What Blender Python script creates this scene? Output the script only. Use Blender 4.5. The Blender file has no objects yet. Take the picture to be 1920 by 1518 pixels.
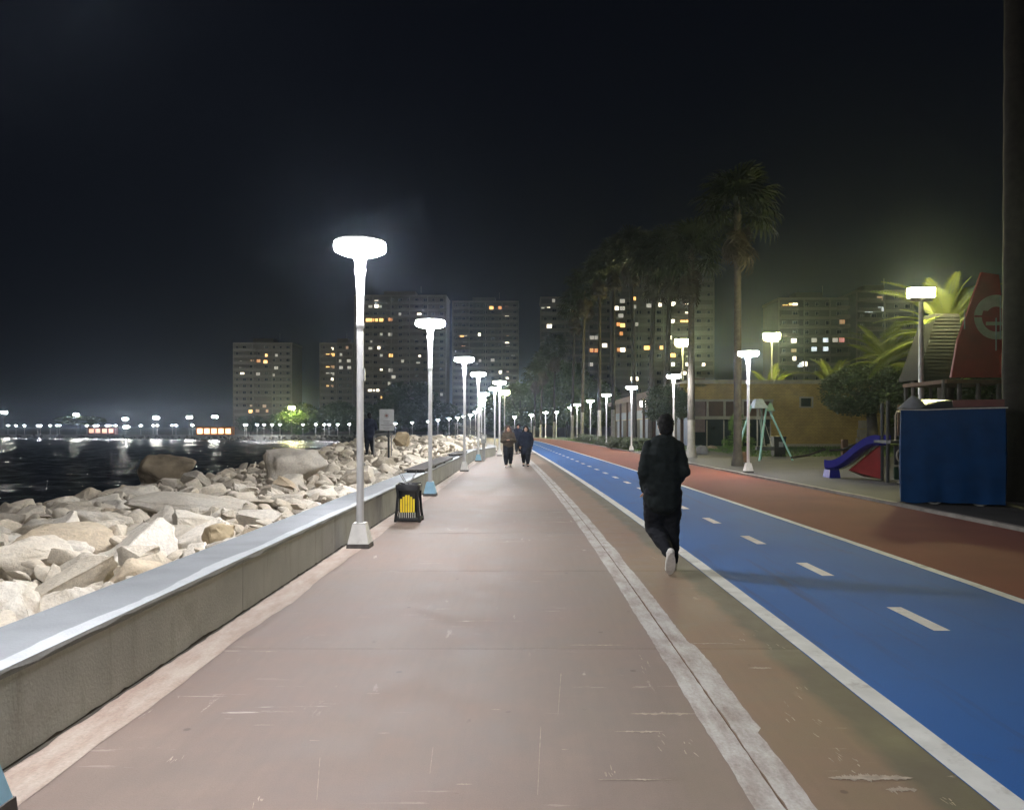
import bpy, bmesh, math, random
import numpy as np
from mathutils import Vector, Matrix, Euler, noise

# ------------------------------------------------------------------ camera, world, light, exposure
sc = bpy.context.scene
FP, CX, HY, CH = 1400.0, 985.0, 799.0, 1.60          # focal length in photo pixels, vanishing point, camera height
cam_d = bpy.data.cameras.new('camera'); cam = bpy.data.objects.new('camera', cam_d)
sc.collection.objects.link(cam); sc.camera = cam
cam.location = (0, 0, CH); cam.rotation_euler = (math.radians(90), 0, 0)
cam_d.sensor_width = 36.0; cam_d.lens = 36.0 * FP / 1920.0
cam_d.shift_x = (960.0 - CX) / 1920.0; cam_d.shift_y = (HY - 759.0) / 1920.0
cam_d.clip_start = 0.05; cam_d.clip_end = 4000.0

world = bpy.data.worlds.new('World'); sc.world = world; world.use_nodes = True
wn = world.node_tree; wn.nodes.clear()
w_out = wn.nodes.new('ShaderNodeOutputWorld'); w_bg = wn.nodes.new('ShaderNodeBackground')
w_add = wn.nodes.new('ShaderNodeMixRGB'); w_add.blend_type = 'ADD'; w_add.inputs[0].default_value = 1.0
w_sky = wn.nodes.new('ShaderNodeTexSky'); w_sky.sky_type = 'NISHITA'; w_sky.sun_disc = False
w_sky.sun_elevation = math.radians(-8.0); w_sky.sun_rotation = math.radians(200.0)
w_add.inputs[2].default_value = (0.027, 0.034, 0.060, 1.0)      # the town's glow in the night sky
wn.links.new(w_sky.outputs[0], w_add.inputs[1]); wn.links.new(w_add.outputs[0], w_bg.inputs[0])
w_bg.inputs[1].default_value = 0.085
wn.links.new(w_bg.outputs[0], w_out.inputs[0])

skyglow_fill_d = bpy.data.lights.new('sun', 'SUN'); sun = bpy.data.objects.new('sun', skyglow_fill_d); sc.collection.objects.link(sun)  # added wide fill standing in for town glow, lifts the facades
skyglow_fill_d.energy = 0.07; skyglow_fill_d.angle = math.radians(70); skyglow_fill_d.color = (1.0, 0.93, 0.78)
sun.rotation_euler = (math.radians(52), 0, math.radians(-20))

sc.view_settings.view_transform = 'Standard'; sc.view_settings.look = 'None'
sc.view_settings.exposure = 0.0; sc.view_settings.gamma = 1.0; sc.view_settings.use_curve_mapping = False
sc.render.engine = 'CYCLES'
sc.cycles.use_denoising = True
sc.cycles.max_bounces = 5; sc.cycles.diffuse_bounces = 3; sc.cycles.glossy_bounces = 3
sc.cycles.transmission_bounces = 3; sc.cycles.transparent_max_bounces = 6
sc.cycles.sample_clamp_indirect = 4.0; sc.cycles.caustics_reflective = False; sc.cycles.caustics_refractive = False
LAMP_E = 335.0; BLOOM_DENSITY = 0.00048

# ------------------------------------------------------------------ helpers
R = random.Random(7)
COL = sc.collection
SITE = None

def at(px, py, d):                      # a photo pixel at a distance along the road
    return Vector(((px - CX) * d / FP, d, CH - (py - HY) * d / FP))
def on(px, py, z=0.0):                  # a photo pixel on a level of height z
    d = (CH - z) * FP / (py - HY)
    return Vector(((px - CX) * d / FP, d, z))
def ss(a, b, x):
    t = min(1, max(0, (x - a) / (b - a))); return t * t * (3 - 2 * t)
def gz(y): return -2.0 * ss(60, 300, y)

def smooth_curve(pts, step=0.5, win=4):
    ys = np.arange(pts[0][0], pts[-1][0], step)
    xs = np.interp(ys, [p[0] for p in pts], [p[1] for p in pts])
    k = np.ones(2 * win + 1) / (2 * win + 1)
    xs2 = np.convolve(np.pad(xs, win, mode='edge'), k, mode='valid')
    return lambda y: float(np.interp(y, ys, xs2))
xc = smooth_curve([(-40, 3.3), (6, 3.28), (12.7, 3.18), (23, 2.85), (29, 2.6), (35.5, 2.33), (45, 1.87), (56, 1.4), (87, -0.1), (120, -2.6), (160, -8), (200, -18), (260, -50)], win=10)
WALLPTS = [(-40, -2.42), (35, -2.42), (36.5, -2.2), (38.5, -1.85), (41, -1.62), (44, -1.75), (47, -2.3), (52, -3.1), (60, -3.9), (80, -5.2), (100, -6.6), (125, -10), (150, -15.5), (175, -23), (205, -35), (230, -50), (245, -66), (262, -102), (285, -160), (305, -230), (330, -340)]
xw = smooth_curve(WALLPTS, win=2)

class MB:
    def __init__(s): s.v = []; s.f = []; s.m = []; s.uv = None
    def add(s, vs, fs, mi=0):
        o = len(s.v); s.v += [tuple(v) for v in vs]; s.f += [tuple(i + o for i in f) for f in fs]; s.m += [mi] * len(fs)
    def box(s, c, size, rot=None, mi=0, taper=(1, 1)):
        hx, hy, hz = size[0] / 2, size[1] / 2, size[2] / 2
        vs = [Vector((x * (hx if z < 0 else hx * taper[0]), y * (hy if z < 0 else hy * taper[1]), z * hz)) for z in (-1, 1) for y in (-1, 1) for x in (-1, 1)]
        if rot is not None:
            M = Euler(rot).to_matrix(); vs = [M @ v for v in vs]
        c = Vector(c); vs = [v + c for v in vs]
        s.add(vs, [(0, 2, 3, 1), (4, 5, 7, 6), (0, 1, 5, 4), (2, 6, 7, 3), (0, 4, 6, 2), (1, 3, 7, 5)], mi)
        return s
    def bar(s, a, b, w, h=None, mi=0, up=Vector((0, 0, 1))):
        a = Vector(a); b = Vector(b); h = h or w; d = (b - a); L = d.length
        if L < 1e-6: return s
        d /= L
        if abs(d.dot(up)) > 0.98: up = Vector((0, 1, 0))
        r = d.cross(up).normalized(); u = r.cross(d)
        vs = [p + r * (x * w / 2) + u * (z * h / 2) for p in (a, b) for z in (-1, 1) for x in (-1, 1)]
        s.add(vs, [(0, 2, 3, 1), (4, 5, 7, 6), (0, 1, 5, 4), (2, 6, 7, 3), (0, 4, 6, 2), (1, 3, 7, 5)], mi)
        return s
    def lathe(s, prof, n=20, c=(0, 0, 0), mi=0):
        c = Vector(c); vs = []; fs = []
        for r, z in prof:
            for i in range(n):
                a = 2 * math.pi * i / n; vs.append(c + Vector((r * math.cos(a), r * math.sin(a), z)))
        for k in range(len(prof) - 1):
            for i in range(n):
                j = (i + 1) % n; fs.append((k * n + i, k * n + j, (k + 1) * n + j, (k + 1) * n + i))
        fs.append(tuple(reversed(range(n)))); fs.append(tuple((len(prof) - 1) * n + i for i in range(n)))
        s.add(vs, fs, mi); return s
    def tube(s, pts, rad, n=8, mi=0, flat=None):
        pts = [Vector(p) for p in pts]; vs = []; fs = []
        if not isinstance(rad, (list, tuple)): rad = [rad] * len(pts)
        up = Vector((0, 0, 1)); prev = None
        for k, p in enumerate(pts):
            d = (pts[min(k + 1, len(pts) - 1)] - pts[max(k - 1, 0)]).normalized()
            if prev is None:
                ref = Vector((1, 0, 0)) if abs(d.x) < 0.8 else Vector((0, 1, 0))
                r = (ref - d * ref.dot(d)).normalized()
            else:
                r = (prev - d * prev.dot(d)).normalized()
            prev = r; u = d.cross(r)
            ra = rad[k]; rx, ry = ra if isinstance(ra, tuple) else (ra, ra)
            for i in range(n):
                a = 2 * math.pi * i / n; vs.append(p + r * (rx * math.cos(a)) + u * (ry * math.sin(a)))
        for k in range(len(pts) - 1):
            for i in range(n):
                j = (i + 1) % n; fs.append((k * n + i, k * n + j, (k + 1) * n + j, (k + 1) * n + i))
        fs.append(tuple(reversed(range(n)))); fs.append(tuple((len(pts) - 1) * n + i for i in range(n)))
        s.add(vs, fs, mi); return s
    def ell(s, c, r, n=14, m=8, mi=0, rot=None):
        c = Vector(c); M = Euler(rot).to_matrix() if rot else Matrix.Identity(3); vs = []; fs = []
        vs.append(c + M @ Vector((0, 0, -r[2])))
        for k in range(1, m):
            t = -math.pi / 2 + math.pi * k / m
            for i in range(n):
                a = 2 * math.pi * i / n
                vs.append(c + M @ Vector((r[0] * math.cos(t) * math.cos(a), r[1] * math.cos(t) * math.sin(a), r[2] * math.sin(t))))
        vs.append(c + M @ Vector((0, 0, r[2]))); top = len(vs) - 1
        for i in range(n): fs.append((0, 1 + (i + 1) % n, 1 + i))
        for k in range(m - 2):
            for i in range(n):
                j = (i + 1) % n; a = 1 + k * n; fs.append((a + i, a + j, a + n + j, a + n + i))
        a = 1 + (m - 2) * n
        for i in range(n): fs.append((a + i, a + (i + 1) % n, top))
        s.add(vs, fs, mi); return s
    def mesh(s, name, mats, smooth=False, angle=None):
        me = bpy.data.meshes.new(name); me.from_pydata(s.v, [], s.f)
        mats = mats if isinstance(mats, (list, tuple)) else [mats]
        for m in mats: me.materials.append(m)
        if len(mats) > 1: me.polygons.foreach_set('material_index', s.m)
        if smooth:
            me.polygons.foreach_set('use_smooth', [True] * len(me.polygons))
            if angle: me.set_sharp_from_angle(angle=math.radians(angle))
        if s.uv:
            l = me.uv_layers.new(name='UVMap')
            for lp in me.loops: l.data[lp.index].uv = s.uv[lp.vertex_index]
        me.update(); return me
    def build(s, name, mats, parent=None, smooth=False, angle=40, loc=None):
        return link(name, s.mesh(name, mats, smooth, angle), parent, loc)

def link(name, me, parent=None, loc=None, rot=None, scale=None):
    o = bpy.data.objects.new(name, me); COL.objects.link(o)
    if parent is not None: o.parent = parent
    if loc is not None: o.location = loc
    if rot is not None: o.rotation_euler = rot
    if scale is not None: o.scale = scale
    return o
def tag(o, label=None, cat=None, group=None, kind=None):
    if label: o['label'] = label
    if cat: o['category'] = cat
    if group: o['group'] = group
    if kind: o['kind'] = kind
    return o
def thing(name, loc, label, cat, group=None, rz=0.0):
    o = link(name, None, None, loc, (0, 0, rz)); o.empty_display_size = 0.2
    return tag(o, label, cat, group)
def copy_tree(o, parent=None):
    c = o.copy(); COL.objects.link(c); c.parent = parent
    for ch in o.children: copy_tree(ch, c)
    return c

def remesh(name, mb, mats, voxel, parent=None, wrinkle=None, smooth_it=4, seed=0):
    me = mb.mesh(name + '_raw', mats)
    o = bpy.data.objects.new('tmp', me); COL.objects.link(o)
    m = o.modifiers.new('r', 'REMESH'); m.mode = 'VOXEL'; m.voxel_size = voxel
    if smooth_it:
        s2 = o.modifiers.new('s', 'SMOOTH'); s2.factor = 0.5; s2.iterations = smooth_it
    dg = bpy.context.evaluated_depsgraph_get(); ev = o.evaluated_get(dg)
    me2 = bpy.data.meshes.new_from_object(ev)
    bpy.data.objects.remove(o); bpy.data.meshes.remove(me)
    me2.name = name
    me2.materials.clear()
    for mt in (mats if isinstance(mats, (list, tuple)) else [mats]): me2.materials.append(mt)
    if wrinkle:
        amp, fr = wrinkle; off = Vector((seed * 3.1, seed * 1.7, 0))
        nrm = [v.normal.copy() for v in me2.vertices]
        for v, n in zip(me2.vertices, nrm):
            q = Vector((v.co.x * fr, v.co.y * fr, v.co.z * fr * 1.7)) + off
            a = noise.noise(q) * 0.7 + noise.noise(q * 2.3) * 0.4
            v.co = v.co + n * (a * amp)
    me2.polygons.foreach_set('use_smooth', [True] * len(me2.polygons)); me2.update()
    return link(name, me2, parent)

# ------------------------------------------------------------------ materials
def nodes(name):
    m = bpy.data.materials.new(name); m.use_nodes = True
    nt = m.node_tree; return m, nt, nt.nodes['Principled BSDF']
def N(nt, typ, **kw):
    n = nt.nodes.new(typ)
    for k, v in kw.items():
        if k.startswith('i_'): n.inputs[int(k[2:])].default_value = v
        else: setattr(n, k, v)
    return n
def ramp(nt, src, stops):
    r = nt.nodes.new('ShaderNodeValToRGB'); nt.links.new(src, r.inputs[0])
    e = r.color_ramp.elements
    while len(e) > len(stops): e.remove(e[-1])
    while len(e) < len(stops): e.new(0.5)
    for el, (p, c) in zip(e, stops):
        el.position = p; el.color = (c, c, c, 1) if not isinstance(c, tuple) else (*c, 1)
    return r.outputs[0]
def mix(nt, a, b, fac, mode='MIX'):
    n = nt.nodes.new('ShaderNodeMixRGB'); n.blend_type = mode
    for i, x in ((1, a), (2, b), (0, fac)):
        if isinstance(x, (int, float)): n.inputs[i].default_value = x
        elif isinstance(x, tuple): n.inputs[i].default_value = (*x, 1) if len(x) == 3 else x
        else: nt.links.new(x, n.inputs[i])
    return n.outputs[0]
def noise_tex(nt, vec, scale, detail=4, rough=0.55, stretch=None):
    t = nt.nodes.new('ShaderNodeTexNoise'); t.inputs['Scale'].default_value = scale
    t.inputs['Detail'].default_value = detail; t.inputs['Roughness'].default_value = rough
    if stretch:
        mp = nt.nodes.new('ShaderNodeMapping'); mp.inputs['Scale'].default_value = stretch
        nt.links.new(vec, mp.inputs[0]); vec = mp.outputs[0]
    nt.links.new(vec, t.inputs['Vector']); return t.outputs['Fac']
def coords(nt, kind='Object'):
    if kind == 'World': return nt.nodes.new('ShaderNodeNewGeometry').outputs['Position']
    return nt.nodes.new('ShaderNodeTexCoord').outputs[kind]
def bump(nt, bs, h, strength=0.3, dist=0.01):
    b = nt.nodes.new('ShaderNodeBump'); b.inputs['Strength'].default_value = strength; b.inputs['Distance'].default_value = dist
    nt.links.new(h, b.inputs['Height']); nt.links.new(b.outputs[0], bs.inputs['Normal'])

def surf(name, col, var=0.25, scale=3.0, rough=0.7, bmp=0.0, bscale=40.0, kind='Object', metal=0.0, dirt=None, rand=0.0, spec=None):
    m, nt, bs = nodes(name); v = coords(nt, kind)
    f = noise_tex(nt, v, scale, 6)
    lo = tuple(c * (1 - var) for c in col); hi = tuple(min(1, c * (1 + var)) for c in col)
    c = ramp(nt, f, [(0.3, lo), (0.7, hi)])
    if dirt:
        g = noise_tex(nt, v, dirt[1], 8, 0.65)
        c = mix(nt, c, dirt[0], ramp(nt, g, [(dirt[2], 0.0), (dirt[2] + 0.12, dirt[3])]))
    if rand:
        oi = nt.nodes.new('ShaderNodeObjectInfo')
        c = mix(nt, c, ramp(nt, oi.outputs['Random'], [(0, 1 - rand), (1, 1 + rand)]), 1.0, 'MULTIPLY')
    nt.links.new(c, bs.inputs['Base Color']); bs.inputs['Roughness'].default_value = rough; bs.inputs['Metallic'].default_value = metal
    if spec is not None: bs.inputs['Specular IOR Level'].default_value = spec
    if bmp: bump(nt, bs, noise_tex(nt, v, bscale, 5), bmp)
    return m
def glow(name, col, strength):
    m, nt, bs = nodes(name)
    bs.inputs['Base Color'].default_value = (0.8, 0.8, 0.8, 1)
    bs.inputs['Emission Color'].default_value = (*col, 1); bs.inputs['Emission Strength'].default_value = strength
    return m

def slab_mat(name, base1, base2, worn, olive=False):
    m, nt, bs = nodes(name); P = coords(nt, 'World'); uv = coords(nt, 'UV')
    big = noise_tex(nt, P, 0.35, 5); mid = noise_tex(nt, P, 2.2, 8, 0.7)
    c = ramp(nt, big, [(0.3, base1), (0.7, base2)])
    c = mix(nt, c, ramp(nt, mid, [(0.25, 0.74), (0.75, 1.2)]), 1.0, 'MULTIPLY')
    # long brush marks along the walk
    br = noise_tex(nt, P, 6.0, 5, 0.6, (3.2, 0.25, 1)); c = mix(nt, c, ramp(nt, br, [(0.3, 0.965), (0.7, 1.03)]), 1.0, 'MULTIPLY')
    fine = noise_tex(nt, P, 160, 3, 0.7); c = mix(nt, c, ramp(nt, fine, [(0.3, 0.88), (0.7, 1.1)]), 1.0, 'MULTIPLY')
    # scuffs across, and chips where the colour coat is gone
    s1 = noise_tex(nt, P, 2.1, 9, 0.72, (0.55, 7.0, 1)); k1 = ramp(nt, s1, [(0.615, 0.0), (0.635, 0.75)])
    s2 = noise_tex(nt, P, 3.3, 10, 0.7, (2.2, 0.45, 1)); k2 = ramp(nt, s2, [(0.625, 0.0), (0.655, 0.5)])
    gate = ramp(nt, noise_tex(nt, P, 0.6, 3), [(0.5, 0.0), (0.6, 1.0)])
    k = mix(nt, k1, k2, 1.0, 'LIGHTEN'); k = mix(nt, k, gate, 1.0, 'MULTIPLY')
    c = mix(nt, c, worn, k)
    st = noise_tex(nt, P, 7.5, 3, 0.5); c = mix(nt, c, tuple(x * 0.45 for x in base1), ramp(nt, st, [(0.72, 0.0), (0.76, 0.5)]))
    vo = nt.nodes.new('ShaderNodeTexVoronoi'); vo.inputs['Scale'].default_value = 1.9; nt.links.new(P, vo.inputs['Vector'])
    c = mix(nt, c, tuple(x * 0.35 for x in base1), ramp(nt, vo.outputs['Distance'], [(0.030, 0.6), (0.045, 0.0)]))
    if olive:
        sep = nt.nodes.new('ShaderNodeSeparateXYZ'); nt.links.new(uv, sep.inputs[0])
        ad = N(nt, 'ShaderNodeMath', operation='ADD'); nt.links.new(sep.outputs[0], ad.inputs[0])
        w = noise_tex(nt, P, 1.4, 6); sc_ = N(nt, 'ShaderNodeMath', operation='MULTIPLY_ADD', i_1=0.35, i_2=-0.17); nt.links.new(w, sc_.inputs[0]); nt.links.new(sc_.outputs[0], ad.inputs[1])
        mp = N(nt, 'ShaderNodeMapRange'); nt.links.new(ad.outputs[0], mp.inputs[0])
        mp.inputs[1].default_value = -1.58; mp.inputs[2].default_value = -1.48
        c = mix(nt, c, (0.066, 0.064, 0.045), N2(nt, mp.outputs[0], 0.75))
        chip = noise_tex(nt, P, 1.15, 10, 0.72, (0.8, 2.2, 1)); c = mix(nt, c, worn, ramp(nt, chip, [(0.635, 0.0), (0.648, 0.8)]))
    nt.links.new(c, bs.inputs['Base Color'])
    nt.links.new(ramp(nt, mid, [(0.3, 0.55), (0.7, 0.8)]), bs.inputs['Roughness'])
    h = mix(nt, noise_tex(nt, P, 90, 6, 0.7), mid, 0.4); bump(nt, bs, h, 0.35, 0.006)
    return m
def N2(nt, a, f):
    n = N(nt, 'ShaderNodeMath', operation='MULTIPLY', i_1=f); nt.links.new(a, n.inputs[0]); return n.outputs[0]

M = {}
M['slab_left'] = slab_mat('promenade concrete', (0.190, 0.132, 0.106), (0.172, 0.138, 0.112), (0.42, 0.37, 0.31))
M['slab_right'] = slab_mat('brown promenade concrete', (0.188, 0.110, 0.070), (0.158, 0.112, 0.076), (0.36, 0.30, 0.23), True)
M['joint'] = surf('joint fill', (0.035, 0.03, 0.027), 0.3, 20, 0.9, kind='World')

def strip_mat(name, white, under):
    m, nt, bs = nodes(name); P = coords(nt, 'World'); uv = coords(nt, 'UV')
    a = noise_tex(nt, P, 3.0, 9, 0.72, (2.2, 0.7, 1)); c = mix(nt, under, white, ramp(nt, a, [(0.36, 0.05), (0.60, 0.95)]))
    c = mix(nt, c, ramp(nt, noise_tex(nt, P, 60, 5), [(0.3, 0.85), (0.7, 1.1)]), 1.0, 'MULTIPLY')
    nt.links.new(c, bs.inputs['Base Color']); bs.inputs['Roughness'].default_value = 0.75
    bump(nt, bs, noise_tex(nt, P, 70, 6), 0.3, 0.005); return m
M['worn_strip'] = strip_mat('whitewashed joint strip', (0.42, 0.40, 0.375), (0.23, 0.185, 0.16))
M['wall_strip'] = strip_mat('faded strip by the wall', (0.36, 0.30, 0.25), (0.265, 0.188, 0.15))

def blue_mat():
    m, nt, bs = nodes('blue lane coating'); P = coords(nt, 'World')
    c = ramp(nt, noise_tex(nt, P, 0.5, 6), [(0.3, (0.009, 0.084, 0.290)), (0.7, (0.013, 0.104, 0.34))])
    c = mix(nt, c, ramp(nt, noise_tex(nt, P, 170, 3, 0.8), [(0.3, 0.75), (0.7, 1.22)]), 1.0, 'MULTIPLY')
    c = mix(nt, c, (0.05, 0.06, 0.07), ramp(nt, noise_tex(nt, P, 1.3, 8, 0.7), [(0.58, 0.0), (0.72, 0.45)]))
    c = mix(nt, c, (0.035, 0.05, 0.08), ramp(nt, noise_tex(nt, P, 1.6, 7, 0.65, (3.0, 0.12, 1)), [(0.56, 0.0), (0.70, 0.5)]))
    c = mix(nt, c, (0.16, 0.19, 0.24), ramp(nt, noise_tex(nt, P, 9.0, 8, 0.75), [(0.68, 0.0), (0.73, 0.6)]))
    nt.links.new(c, bs.inputs['Base Color']); bs.inputs['Roughness'].default_value = 0.75; bs.inputs['Specular IOR Level'].default_value = 0.2
    bump(nt, bs, noise_tex(nt, P, 220, 3, 0.8), 0.5, 0.004); return m
M['blue'] = blue_mat()
M['line'] = surf('white road paint', (0.54, 0.54, 0.52), 0.12, 5, 0.7, 0.2, 120, 'World', dirt=((0.30, 0.28, 0.26), 4.5, 0.55, 0.65))
def red_mat():
    m, nt, bs = nodes('red running track'); P = coords(nt, 'World')
    c = ramp(nt, noise_tex(nt, P, 0.8, 6), [(0.3, (0.160, 0.033, 0.014)), (0.7, (0.20, 0.046, 0.020))])
    c = mix(nt, c, ramp(nt, noise_tex(nt, P, 110, 4, 0.8), [(0.3, 0.6), (0.7, 1.35)]), 1.0, 'MULTIPLY')
    nt.links.new(c, bs.inputs['Base Color']); bs.inputs['Roughness'].default_value = 0.9
    bump(nt, bs, noise_tex(nt, P, 150, 4, 0.8), 0.7, 0.008); return m
M['red'] = red_mat()
M['wall'] = surf('seawall concrete', (0.40, 0.405, 0.385), 0.16, 1.6, 0.85, 0.3, 45, 'World', dirt=((0.31, 0.305, 0.275), 2.6, 0.55, 0.6), rand=0.12)
def streaks(m, col, amt):
    nt = m.node_tree; bs = nt.nodes['Principled BSDF']; src = bs.inputs['Base Color'].links[0].from_socket; P = coords(nt, 'World')
    c = mix(nt, src, col, ramp(nt, noise_tex(nt, P, 2.0, 7, 0.65, (1.0, 2.2, 0.35)), [(0.54, 0.0), (0.70, amt)]))
    c = mix(nt, c, (0.5, 0.5, 0.46), ramp(nt, noise_tex(nt, P, 14.0, 6, 0.7), [(0.69, 0.0), (0.72, 0.6)]))
    nt.links.new(c, bs.inputs['Base Color'])
streaks(M['wall'], (0.25, 0.245, 0.205), 0.55)
M['coping'] = surf('painted wall top', (0.21, 0.222, 0.234), 0.14, 2.2, 0.7, 0.3, 50, 'World', dirt=((0.20, 0.215, 0.225), 2.0, 0.54, 0.7))
M['edge_paint'] = surf('fresh whitewash along the wall edge', (0.38, 0.395, 0.41), 0.12, 3, 0.7, 0.3, 50, 'World', dirt=((0.32, 0.34, 0.355), 4.0, 0.56, 0.8))
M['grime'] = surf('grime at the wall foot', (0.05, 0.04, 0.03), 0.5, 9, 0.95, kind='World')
M['plaza'] = surf('grey plaza paving', (0.040, 0.036, 0.035), 0.25, 0.9, 0.85, 0.3, 60, 'World', dirt=((0.025, 0.023, 0.022), 0.8, 0.55, 0.6))
M['kerb'] = surf('pale kerb stone', (0.24, 0.22, 0.195), 0.2, 4, 0.8, 0.2, 60, 'World', rand=0.12)
M['ground'] = surf('bare ground', (0.07, 0.07, 0.055), 0.35, 0.4, 0.95, 0.3, 8, 'World')
M['lawn'] = surf('lawn', (0.055, 0.085, 0.022), 0.4, 3, 0.95, 0.6, 60, 'World')

def rock_mat():
    m, nt, bs = nodes('limestone'); v = coords(nt, 'Object'); P = coords(nt, 'World'); oi = nt.nodes.new('ShaderNodeObjectInfo')
    c = ramp(nt, noise_tex(nt, P, 0.9, 8, 0.6), [(0.25, (0.68, 0.61, 0.50)), (0.5, (0.79, 0.74, 0.66)), (0.75, (0.85, 0.82, 0.76))])
    tint = ramp(nt, oi.outputs['Random'], [(0.0, (0.84, 0.72, 0.56)), (0.14, (0.94, 0.88, 0.78)), (0.4, (1.0, 0.97, 0.92)), (0.78, (1.08, 1.06, 1.02)), (0.9, (0.86, 0.83, 0.78)), (1.0, (0.74, 0.71, 0.66))])
    c = mix(nt, c, tint, 1.0, 'MULTIPLY')
    c = mix(nt, c, (0.42, 0.30, 0.17), ramp(nt, noise_tex(nt, P, 2.4, 7, 0.68), [(0.60, 0.0), (0.72, 0.6)]))
    c = mix(nt, c, ramp(nt, noise_tex(nt, P, 18, 8, 0.7), [(0.25, 0.74), (0.7, 1.14)]), 1.0, 'MULTIPLY')
    nt.links.new(c, bs.inputs['Base Color']); bs.inputs['Roughness'].default_value = 0.9
    h = mix(nt, noise_tex(nt, P, 7, 9, 0.65), noise_tex(nt, P, 40, 6, 0.7), 0.35); bump(nt, bs, h, 0.75, 0.05)
    return m
M['rock'] = rock_mat()
M['rock_tan'] = surf('tan sandstone', (0.36, 0.285, 0.175), 0.35, 2.5, 0.9, 0.6, 12, 'World')
M['rock_brown'] = surf('brown weathered rock', (0.33, 0.27, 0.19), 0.35, 2.0, 0.9, 0.6, 12, 'World')
M['rock_bed'] = surf('rubble between the boulders', (0.26, 0.22, 0.17), 0.5, 5, 0.95, 0.8, 12, 'World')
M['rock_grey'] = surf('grey paving stone', (0.16, 0.16, 0.15), 0.3, 3, 0.9, 0.5, 12, 'World')
M['rock_dark'] = surf('wet dark rock', (0.10, 0.09, 0.075), 0.4, 2, 0.8, 0.5, 10, 'World')

def sea_mat():
    m, nt, bs = nodes('night sea'); P = coords(nt, 'World')
    bs.inputs['Base Color'].default_value = (0.004, 0.007, 0.012, 1); bs.inputs['Roughness'].default_value = 0.2; bs.inputs['IOR'].default_value = 1.33
    bump(nt, bs, noise_tex(nt, P, 2.2, 4, 0.6, (1, 1.5, 1)), 0.6, 0.25)
    return m
M['sea'] = sea_mat()
M['pole'] = surf('white lamp paint', (0.80, 0.80, 0.79), 0.08, 6, 0.45, kind='World', dirt=((0.40, 0.37, 0.32), 5, 0.63, 0.5))
M['base_white'] = surf('white pedestal paint', (0.72, 0.70, 0.66), 0.1, 8, 0.6, kind='World', dirt=((0.4, 0.35, 0.28), 9, 0.6, 0.5))
M['base_blue'] = surf('pale blue pedestal paint', (0.25, 0.45, 0.58), 0.1, 8, 0.6, kind='World', dirt=((0.3, 0.33, 0.34), 9, 0.6, 0.5))
M['foot'] = surf('dark plinth', (0.10, 0.09, 0.085), 0.3, 10, 0.85)
M['lamp_white'] = glow('white lamp diffuser', (0.96, 0.96, 1.0), LAMP_E)
M['lamp_far'] = glow('far white lamp diffuser', (0.94, 0.95, 1.0), 330.0)
M['lamp_yellow'] = glow('yellow floodlight glass', (1.0, 0.92, 0.36), 600.0)
M['lamp_near'] = glow('near floodlight glass', (1.0, 0.93, 0.42), 800.0)
M['lamp_flood'] = glow('white floodlight glass', (1.0, 1.0, 0.92), 300.0)
M['lamp_warm'] = glow('orange lamp', (1.0, 0.50, 0.20), 5.0)
M['dark_metal'] = surf('black metal', (0.012, 0.012, 0.013), 0.3, 8, 0.45)
M['grey_metal'] = surf('grey galvanised metal', (0.28, 0.28, 0.27), 0.15, 8, 0.5, metal=0.4)
M['black_bag'] = surf('black bin liner', (0.010, 0.010, 0.011), 0.3, 6, 0.30, 0.5, 14)
M['yellow'] = surf('yellow slat paint', (0.72, 0.52, 0.02), 0.15, 9, 0.5, dirt=((0.4, 0.33, 0.06), 14, 0.58, 0.6))
M['slat_white'] = surf('worn white slat paint', (0.55, 0.54, 0.5), 0.2, 12, 0.6)
M['dark_wood'] = surf('dark weathered planks', (0.055, 0.047, 0.042), 0.4, 6, 0.8, 0.4, 30, rand=0.2)
M['wood'] = surf('brown timber', (0.11, 0.06, 0.03), 0.35, 5, 0.85, 0.4, 30, rand=0.2)
M['sign'] = surf('faded sign board', (0.27, 0.28, 0.275), 0.1, 6, 0.6, dirt=((0.24, 0.24, 0.22), 8, 0.56, 0.5))
M['sign_ink'] = surf('faded sign print', (0.15, 0.145, 0.15), 0.2, 20, 0.7)
M['sign_red'] = surf('sign emblem print', (0.13, 0.07, 0.055), 0.3, 30, 0.7)
M['facade'] = surf('pale facade render', (0.17, 0.158, 0.135), 0.12, 0.12, 0.9, kind='World', rand=0.12)
M['facade_b'] = surf('grey facade render', (0.13, 0.13, 0.118), 0.12, 0.12, 0.9, kind='World')
M['slab_edge'] = surf('balcony slab render', (0.23, 0.218, 0.19), 0.1, 0.2, 0.9, kind='World')
M['win_dark'] = surf('dark window glass', (0.012, 0.014, 0.016), 0.2, 2, 0.15)
M['win_frame'] = surf('window frame paint', (0.30, 0.29, 0.27), 0.1, 2, 0.6)
WL = {'w': ((1.0, 0.84, 0.62), 5.0), 'y': ((1.0, 0.52, 0.15), 3.4), 'o': ((1.0, 0.36, 0.10), 1.3), 'd': ((0.80, 0.74, 0.62), 0.75), 'b': ((0.80, 0.90, 1.0), 1.4), 'r': ((1.0, 0.33, 0.28), 0.9), 'k': ((1.0, 0.50, 0.22), 0.5)}
for k_, (c_, s_) in WL.items(): M['lit_' + k_] = glow('lit window ' + k_, c_, s_)
def lit_tex(m):                                # rooms are not evenly bright
    nt = m.node_tree; bs = nt.nodes['Principled BSDF']; P = coords(nt, 'World'); s = bs.inputs['Emission Strength'].default_value
    n_ = noise_tex(nt, P, 1.1, 3, 0.6); r_ = ramp(nt, n_, [(0.3, 0.35), (0.7, 1.25)])
    mu = N(nt, 'ShaderNodeMath', operation='MULTIPLY', i_1=s); nt.links.new(r_, mu.inputs[0]); nt.links.new(mu.outputs[0], bs.inputs['Emission Strength'])
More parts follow.
